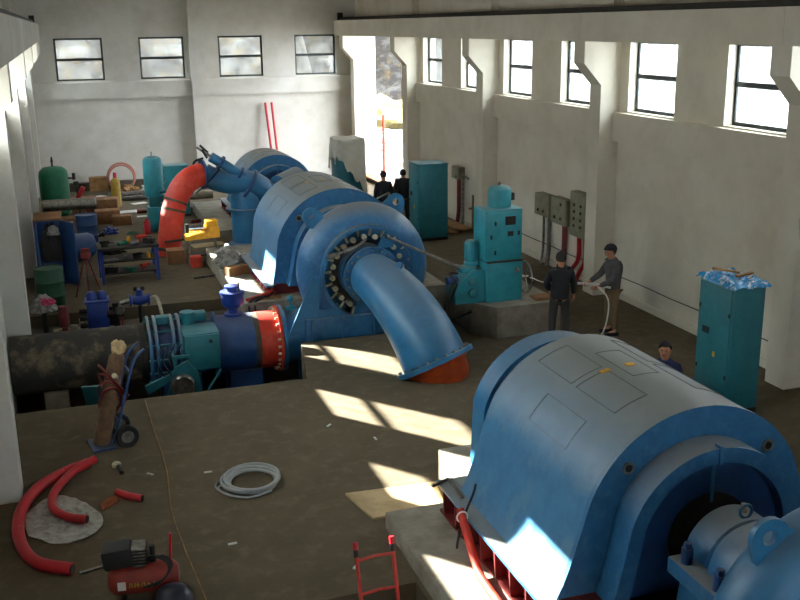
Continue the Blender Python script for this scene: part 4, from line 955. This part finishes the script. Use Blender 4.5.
for z, r in ((.0, .12), (.06, .06), (.3, .1), (.36, .05), (.5, .09)): m_.cyl((0, 0, z), (0, 0, z+.2), r, seg=16)
solo('pipe_stack', m_, MAROON, 'rusty flanged pipe stub on the ledge near the left wall column', 'pipe', (-.38, 19.9, LZ))
m_ = MB().cyl((-.3, 0, .05), (.35, 0, .05), .05); m_.cyl((.3, 0, 0), (.3, 0, .25), .09); m_.cyl((.1, 0, .0), (.1, 0, .14), .08)
solo('pipe_fitting', m_, CREAM, 'pale pipe fitting on the ledge left of the blue pump', 'pipe fitting', (-.32, 20.45, LZ))
t = thing('valve_bundle', 'plastic-wrapped pink and white fitting beside the green barrel', 'fittings', (-.75, 20.4, LZ))
MB().crumple((0, 0, .5), (.2, .16, .3), amp=.5, seed=12).build('wrap', SHEET, t)
MB().crumple((.08, -.1, .66), (.14, .08, .12), amp=.5, seed=13).build('pink_wrap', mat('pink_film', (190, 50, 90), .4), t)
MB().cyl((0, 0, 0), (0, 0, .55), .05).build('pipe', DARK, t)
# sundries on the far plinth
for i, (x, y, z, d, m0, nm, lb_) in enumerate([(3.3, 23.0, .38, (.24, .22, .3), SHEET, 'plastic_bag', 'crumpled clear plastic bag at the far end of the middle plinth'), (3.5, 22.45, .38, (.16, .18, .26), SHEET, 'plastic_bag', 'second crumpled plastic bag in front of the first on the middle plinth'), (3.2, 22.05, .38, (.2, .16, .22), SHEET, 'plastic_bag', 'smallest plastic bag at the left edge of the middle plinth')]):
    solo(nm, MB().crumple((0, 0, 0), d, amp=.7, seed=20+i), m0, lb_, 'plastic bag', (x, y, z), group='plastic bags on the plinth')
for x, y, r, lb_ in ((3.2, 21.5, .3, 'small open carton on the middle plinth, left one'), (3.52, 21.6, -.1, 'small open carton on the middle plinth, right one by the red beam')):
    t = thing('carton', lb_, 'box', (x, y, .38), r, 'cartons on the plinth')
    MB().b2(-.15, .15, -.12, .12, 0, .2).build('body', CARD, t); MB().box((0, -.17, .2), (.3, .12, .006), rx=-.5).build('flap', CARD, t)
t = thing('bus_pipe', 'red pipe with black cables hooked over the near end of the middle plinth', 'pipe', (3.1, 19.2, .4))
MB().tube(smooth_path([(0, 0, -.0), (.35, .1, .05), (.6, .25, .12), (.7, .5, .25)]), .045, 10).build('pipe', RED, t)
for o_ in (0, .12): MB().tube(smooth_path([(.05+o_, -.25, -.38), (.02+o_, -.12, -.05), (.2+o_, .0, .04), (.5, .12, .04), (.62, .3, .2)]), .02, 8).build('cable', BLACK, t)
m_ = MB().b2(-.2, .3, -.12, .12, 0, .03); solo('board_offcut', m_, WOOD, 'small orange-brown board beside the red flange', 'board', (3.5, 19.3, .38))
m_ = MB().cyl((0, 0, 0), (0, 0, .25), .03); m_.ball((0, 0, .3), .07); m_.cyl((-.1, 0, .12), (.1, 0, .12), .04)
solo('drain_valve', m_, TEAL2, 'small pale valve standing on the end of the blue inlet flange', 'valve', (3.75, 18.1, .36))

# white litter and boards on the far floor
for i, (x, y, w, d, r, m0, nm, lb_) in enumerate([
    (1.6, 32.7, .7, .45, .1, PAPER, 'paper_sheet', 'white paper sheet on the far floor below the gas cylinder'), (2.1, 34.2, .5, .3, .4, PAPER, 'paper_sheet', 'white paper scrap right of the gas cylinder'),
    (1.0, 35.2, .5, .3, -.3, PLY, 'board', 'pale board lying behind the gas cylinder'), (2.6, 36.0, .6, .35, .2, PAPER, 'paper_sheet', 'white sheet lying near the back ledge'),
    (2.0, 31.7, .3, .2, 0, PAPER, 'paper_sheet', 'small white scrap beside the brown rusty pipe'), (4.2, 33.4, .8, .5, .2, PLY, 'board', 'pale board lying behind the red elbow pipe'),
    (3.35, 26.7, .9, .5, .2, PLY, 'board', 'sunlit pale board lying behind the yellow machine'), (.9, 36.2, .4, .3, .7, PAPER, 'paper_sheet', 'white scrap in front of the wooden crate'), (.7, 34.3, .5, .35, .5, PAPER, 'paper_sheet', 'white sheet between the cartons and the gas cylinder')]):
    solo(nm, MB().b2(-w/2, w/2, -d/2, d/2, .002, .012), m0, lb_, nm.split('_')[0], (x, y, 0), r, 'litter on the far floor')
for i, (x, y, s_, m0, lb_) in enumerate([(1.95, 36.4, .3, WOOD, 'brown heap of scrap wood by the hose coil'), (2.65, 37.0, .22, PAPER, 'white crumpled bag by the back ledge'), (3.25, 36.9, .26, WOOD, 'brown scrap bundle behind the far governor'), (.5, 29.0, .2, DARK, 'dark scrap heap beside the blue drum'),
      (.95, 29.3, .18, ROYAL, 'small royal blue pump part on the far floor'), (3.3, 28.0, .2, ORANGE, 'orange scrap lying behind the yellow machine'), (.85, 26.6, .25, DARK, 'dark tool bag behind the workbench'), (1.5, 29.0, .09, GREEN, 'small green ball-like lid on the far floor'), (6.4, 37.0, .35, ORANGE, 'heap of orange bricks and rags below the back wall'), (7.0, 36.3, .28, WETC, 'grey rubble heap beside the orange bricks')]):
    solo('scrap_heap', MB().crumple((0, 0, 0), (s_, s_*.8, s_*.9), amp=.7, seed=40+i), m0, lb_, 'scrap', (x, y, 0), group='scrap heaps')

# ---------------------------------------------------------------- near floor
t = thing('hand_truck', 'blue two-wheeled hand truck standing at the trench edge', 'hand truck', (.2, 13.75, 0), -1.4)
for sx in (-.17, .17): MB().tube(smooth_path([(sx, 0, .06), (sx, .2, .7), (sx, .36, 1.2), (sx, .52, 1.36)]), .02, 8).build('rail', BLUED, t)
for z, y in ((.35, .1), (.7, .2), (1.05, .31)): MB().cyl((-.17, y, z), (.17, y, z), .016, seg=8).build('cross_bar', BLUED, t)
MB().b2(-.24, .24, -.3, .02, .0, .025).build('toe_plate', BLUED, t)
for sx in (-.26, .26):
    w = MB().lathe([(.09, -.035), (.15, -.04), (.165, -.02), (.165, .02), (.15, .04), (.09, .035)], (sx, .17, .165), (1, 0, 0), 28, closed=True).build('tyre', BLACK, t)
    MB().lathe([(0, -.03), (.1, -.03), (.1, .03), (0, .03)], (sx, .17, .165), (1, 0, 0), 24).build('wheel_hub', STEEL, t)
MB().cyl((-.26, .17, .165), (.26, .17, .165), .014, seg=8).build('axle', STEEL, t)
t = thing('gas_cylinder', 'brown rag-wrapped gas cylinder with white top strapped to the hand truck', 'gas cylinder', (.2, 13.75, 0), -1.4)
MB().tube([(0, -.14, .03), (0, .07, .85), (0, .18, 1.25), (0, .21, 1.36)], [.115, .115, .11, .05], 20).build('body', mat('dirty_brown_cylinder', (112, 84, 58), .7, c2=(84, 62, 44), scale=8), t)
MB().crumple((0, .21, 1.32), (.1, .09, .17), amp=.4, seed=31).build('wrapped_valve', PLY, t)
m_ = MB()
for i in range(4): m_.tube([((.15+.01*i)*math.cos(a)+.0, (.03+.025*i)+(.15+.01*i)*math.sin(a), .62+.1*i+.25*math.cos(a+.5*i)) for a in [2*PI*q/24 for q in range(24)]], .018, 6, closed=True)
m_.build('hose_loops', MAROON, t, label='dark red hose looped round the cylinder')
MB().cyl((.1, .12, 1.0), (.2, .08, 1.06), .035).build('torch_handle', CREAM, t)
t = thing('steel_plate', 'pale teal steel plate leaning inside the trench beside the hand truck', 'plate', (.12, 16.55, -.6))
MB().box((0, 0, .28), (.5, .03, .62), rx=.5, rz=-.2).build('sheet', TEAL, t)
MB().tube([(-.05, .18, .6), (0, .2, .68), (.06, .18, .6)], .012, 6).build('handle', DARK, t)
# thin rope across floor
m_ = MB().tube(smooth_path([(.78, 15.3, .012), (.8, 14.2, .012), (.84, 12.6, .012), (.78, 11.4, .012), (.82, 10.4, .012), (.88, 9.6, .012), (.93, 8.95, .012)]), .008, 6)
solo('rope', m_, WOOD, 'thin tan rope running across the floor from the hand truck to the near pit', 'rope')
# red corrugated hoses
m_ = MB().tube(smooth_path([(-.14, 13.0, .07), (-.5, 12.75, .07), (-.78, 12.4, .07), (-.95, 11.8, .07), (-.94, 11.1, .07), (-.76, 10.52, .07), (-.38, 10.22, .07)]), .07, 16)
o = solo('red_hose', m_, REDW, 'long scuffed red plastic hose curved on the floor by the near column', 'hose', group='red hoses')
m_ = MB().tube([(-.38, 10.22, .07), (-.37, 10.215, .07)], .055, 14).build('hose_mouth', BLACK, o)
m_ = MB().tube(smooth_path([(-.04, 12.85, .18), (-.32, 12.66, .13), (-.56, 12.25, .07), (-.58, 11.8, .07), (-.42, 11.5, .07), (-.2, 11.35, .07)]), .052, 16)
o = solo('red_hose', m_, REDP, 'shorter curved red hose inside the curve of the long scuffed one', 'hose', group='red hoses')
MB().tube([(-.2, 11.35, .07), (-.19, 11.345, .07)], .042, 14).build('hose_mouth', BLACK, o)
m_ = MB().tube([(.18, 12.0, .055), (.3, 11.85, .055), (.46, 11.72, .055)], .045, 16)
o = solo('red_hose', m_, REDP, 'short straight offcut of red hose lying near the rope', 'hose', group='red hoses')
MB().tube([(.46, 11.72, .055), (.47, 11.715, .055)], .036, 14).build('hose_mouth', BLACK, o)
m_ = MB(); t_ = bmesh.new()
def wrinkled(mb, outline, c, amp, seed, z=.01):
    t = bmesh.new(); n = len(outline); R_ = 14; rings = []
    for r in range(R_+1):
        f_ = r/R_; rings.append([t.verts.new((c[0]+(p[0]-c[0])*f_, c[1]+(p[1]-c[1])*f_, z+abs(noise.noise(Vector((p[0]*f_*5+seed, p[1]*f_*5, seed))))*amp*(1-f_*.6))) for p in outline])
    for A, B in zip(rings, rings[1:]):
        for i in range(n): j = (i+1) % n; t.faces.new((A[i], A[j], B[j], B[i]))
    bmesh.ops.remove_doubles(t, verts=t.verts, dist=1e-4); mb.add(t)
ol = smooth_path([(-.95, 11.75, 0), (-.72, 12.15, 0), (-.5, 12.25, 0), (-.2, 11.9, 0), (-.02, 11.45, 0), (-.12, 11.08, 0), (-.5, 10.95, 0), (-.85, 11.25, 0)], 5)
wrinkled(m_, ol, (-.48, 11.55), .1, 3); o = solo('plastic_sheet', m_, SHEET, 'crumpled clear plastic sheet lying under the red hoses', 'plastic sheet'); o.modifiers.new('k', 'SOLIDIFY').thickness = .006
m_ = MB(); wrinkled(m_, [(-.02, 11.62), (.1, 11.72), (.2, 11.86), (.19, 11.98), (.06, 11.95), (-.04, 11.8)], (.08, 11.8), .04, 8)
o = solo('rag', m_, mat('rust_brown_rag', (132, 66, 30), .8), 'small rust-brown rag beside the short red hose offcut', 'rag'); o.modifiers.new('k', 'SOLIDIFY').thickness = .006
t = thing('bottle', 'small bottle with white lid lying on the floor above the red offcut', 'bottle', (.24, 12.8, 0))
MB().cyl((.03, -.18, .03), (0, .02, .035), .03).build('body', BLACK, t); MB().lathe([(0, 0), (.06, 0), (.06, .04), (.04, .06), (0, .06)], (-.02, .12, 0), seg=18).build('lid', CREAM, t)
m_ = MB().box((0, 0, .012), (.3, .04, .02)); solo('metal_strip', m_, STEEL, 'short dull metal strip by the mouth of the long red hose', 'metal strip', (-.16, 10.25, 0), .25)
# hose coil
m_ = MB(); pts = []
for i in range(150):
    a = i*2*PI/30; r = .31+.018*math.sin(i*.31)+.012*(i//30); pts.append((r*math.cos(a)+.02*math.sin(i*.11), r*math.sin(a), .03+.016*(i//30)+.01*math.sin(i*.21)))
m_.tube(pts, .02, 8)
m_.tube(smooth_path([(-.3, .05, .02), (-.42, .0, .02), (-.36, -.22, .02), (-.1, -.42, .02), (.2, -.34, .03)]), .013, 6)
m_.tube(smooth_path([(-.1, .32, .02), (-.36, .2, .02), (-.45, -.02, .02), (-.3, -.3, .02)]), .013, 6)
solo('hose_coil', m_, GREYP, 'coil of pale grey hose lying alone in the middle of the floor', 'hose', (1.83, 11.78, 0))
m_ = MB().prism([(2.88, 11.05), (4.05, 10.98), (3.95, 10.36), (3.02, 10.3)], .003, .03, 'XY')
solo('plywood_sheet', m_, PLY, 'pale plywood sheet lying flat, half in the sun, by the grey plinth', 'board')
# red sack truck in the near pit
t = thing('hand_truck', 'narrow red hand truck standing in the near pit at the bottom edge', 'hand truck', (2.53, 8.35, -1.3))
for sx in (-.19, .19):
    MB().tube([(sx, -.35, .0), (sx, .28, 1.93)], .02, 10).build('rail', RED, t)
    MB().tube([(sx, .28, 1.93), (sx, .3, 2.0)], .027, 10).build('grip', REDP, t)
    MB().tube([(sx, .262, 1.86), (sx, .28, 1.93)], .027, 10).build('grip_band', BLACK, t)
for z in (.3, .7, 1.15, 1.5, 1.82):
    y = -.35+.63*z/1.93; MB().tube([(-.19, y, z), (0, y+.0, z+.03), (.19, y, z+.02)], .015, 8).build('cross_bar', RED, t)
MB().b2(-.2, .2, -.62, -.35, 0, .02).build('toe_plate', RED, t)
for sx in (-.22, .22): MB().lathe([(0, -.03), (.1, -.03), (.1, .03), (0, .03)], (sx, -.2, .1), (1, 0, 0), 20).build('wheel', BLACK, t)
# air compressor
t = thing('air_compressor', 'small orange-red air compressor with black motor and yellow marks, bottom left', 'compressor', (.33, 9.54, 0), -.15)
MB().lathe([(0, -.36), (.1, -.35), (.15, -.3), (.16, -.24), (.16, .24), (.15, .3), (.1, .35), (0, .36)], (0, 0, .22), (1, 0, 0), 28).build('air_receiver', REDD, t)
for sx in (-.2, .2): MB().b2(sx-.02, sx+.02, -.12, .12, 0, .12).build('foot', BLACK, t)
p_ = MB().box((-.24, 0, .5), (.3, .26, .22), bev=.04, ry=-.12).build('motor_cover', BLACK, t)
MB().box((-.03, 0, .49), (.14, .2, .22), bev=.02).build('cylinder_block', STEEL, t)
m_ = MB()
for i in range(5): m_.box((-.03, 0, .43+i*.035), (.17, .22, .012))
m_.build('cooling_fins', DARK, t)
MB().cyl((.1, .02, .38), (.1, .02, .56), .03).build('pressure_switch', BLACK, t)
m_ = MB()
for i in range(3): m_.tube(smooth_path([(.02, -.04*i, .42), (.12+.04*i, -.1, .5), (.26+.02*i, -.14, .42), (.22, -.17, .28), (.05*i, -.18, .2)]), .011, 6)
m_.build('air_hose', BLACK, t)
MB().tube([(.27, .05, .36), (.29, .05, .66)], .016, 8).build('handle', REDP, t)
MB().b2(-.25, -.17, -.166, -.158, .18, .27).build('white_sticker', PAPER, t)
# worn yellow letter strokes, no longer readable
for i, (x, w, h, r) in enumerate([(-.13, .014, .05, .2), (-.11, .014, .05, -.2), (-.08, .012, .05, 0), (-.05, .03, .014, 0), (-.05, .012, .05, 0), (-.01, .012, .05, .3), (.02, .012, .05, -.3), (.06, .035, .014, 0), (.06, .035, .014, .9), (.11, .012, .05, 0), (.14, .03, .014, .4)]):
    MB().box((x, -.162, .225), (w, .006, h), ry=r).build('letter_stroke', YELD, t)
m_ = MB(); m_.lathe([(0, .26), (.08, .25), (.15, .21), (.2, .13), (.22, .04), (.23, 0), (.2, 0), (0, .0)], seg=30)
solo('helmet', m_, mat('dark_navy_plastic', (24, 26, 42), .4), 'dark navy round helmet on the floor in front of the compressor', 'helmet', (.58, 9.2, 0))
# small litter near the coil
L_ = 'white scraps on the near floor'
for i, (x, y, lb_) in enumerate([(1.35, 12.3, 'white scrap left of the grey hose coil'), (3.25, 13.3, 'white scrap left of the near sun patch'), (3.75, 12.6, 'white scrap between sun patches and plywood'), (.62, 12.5, 'tiny white scrap right of the small bottle'), (1.35, 10.3, 'tiny white scrap below the grey hose coil'), (2.53, 9.35, 'small white scrap behind the red hand truck')]):
    m_ = MB(); m_.box((0, 0, .01), (.1, .03, .012), rz=.3*i); solo('paper_scrap', m_, PAPER, lb_, 'scrap', (x, y, 0), i*.5, L_)
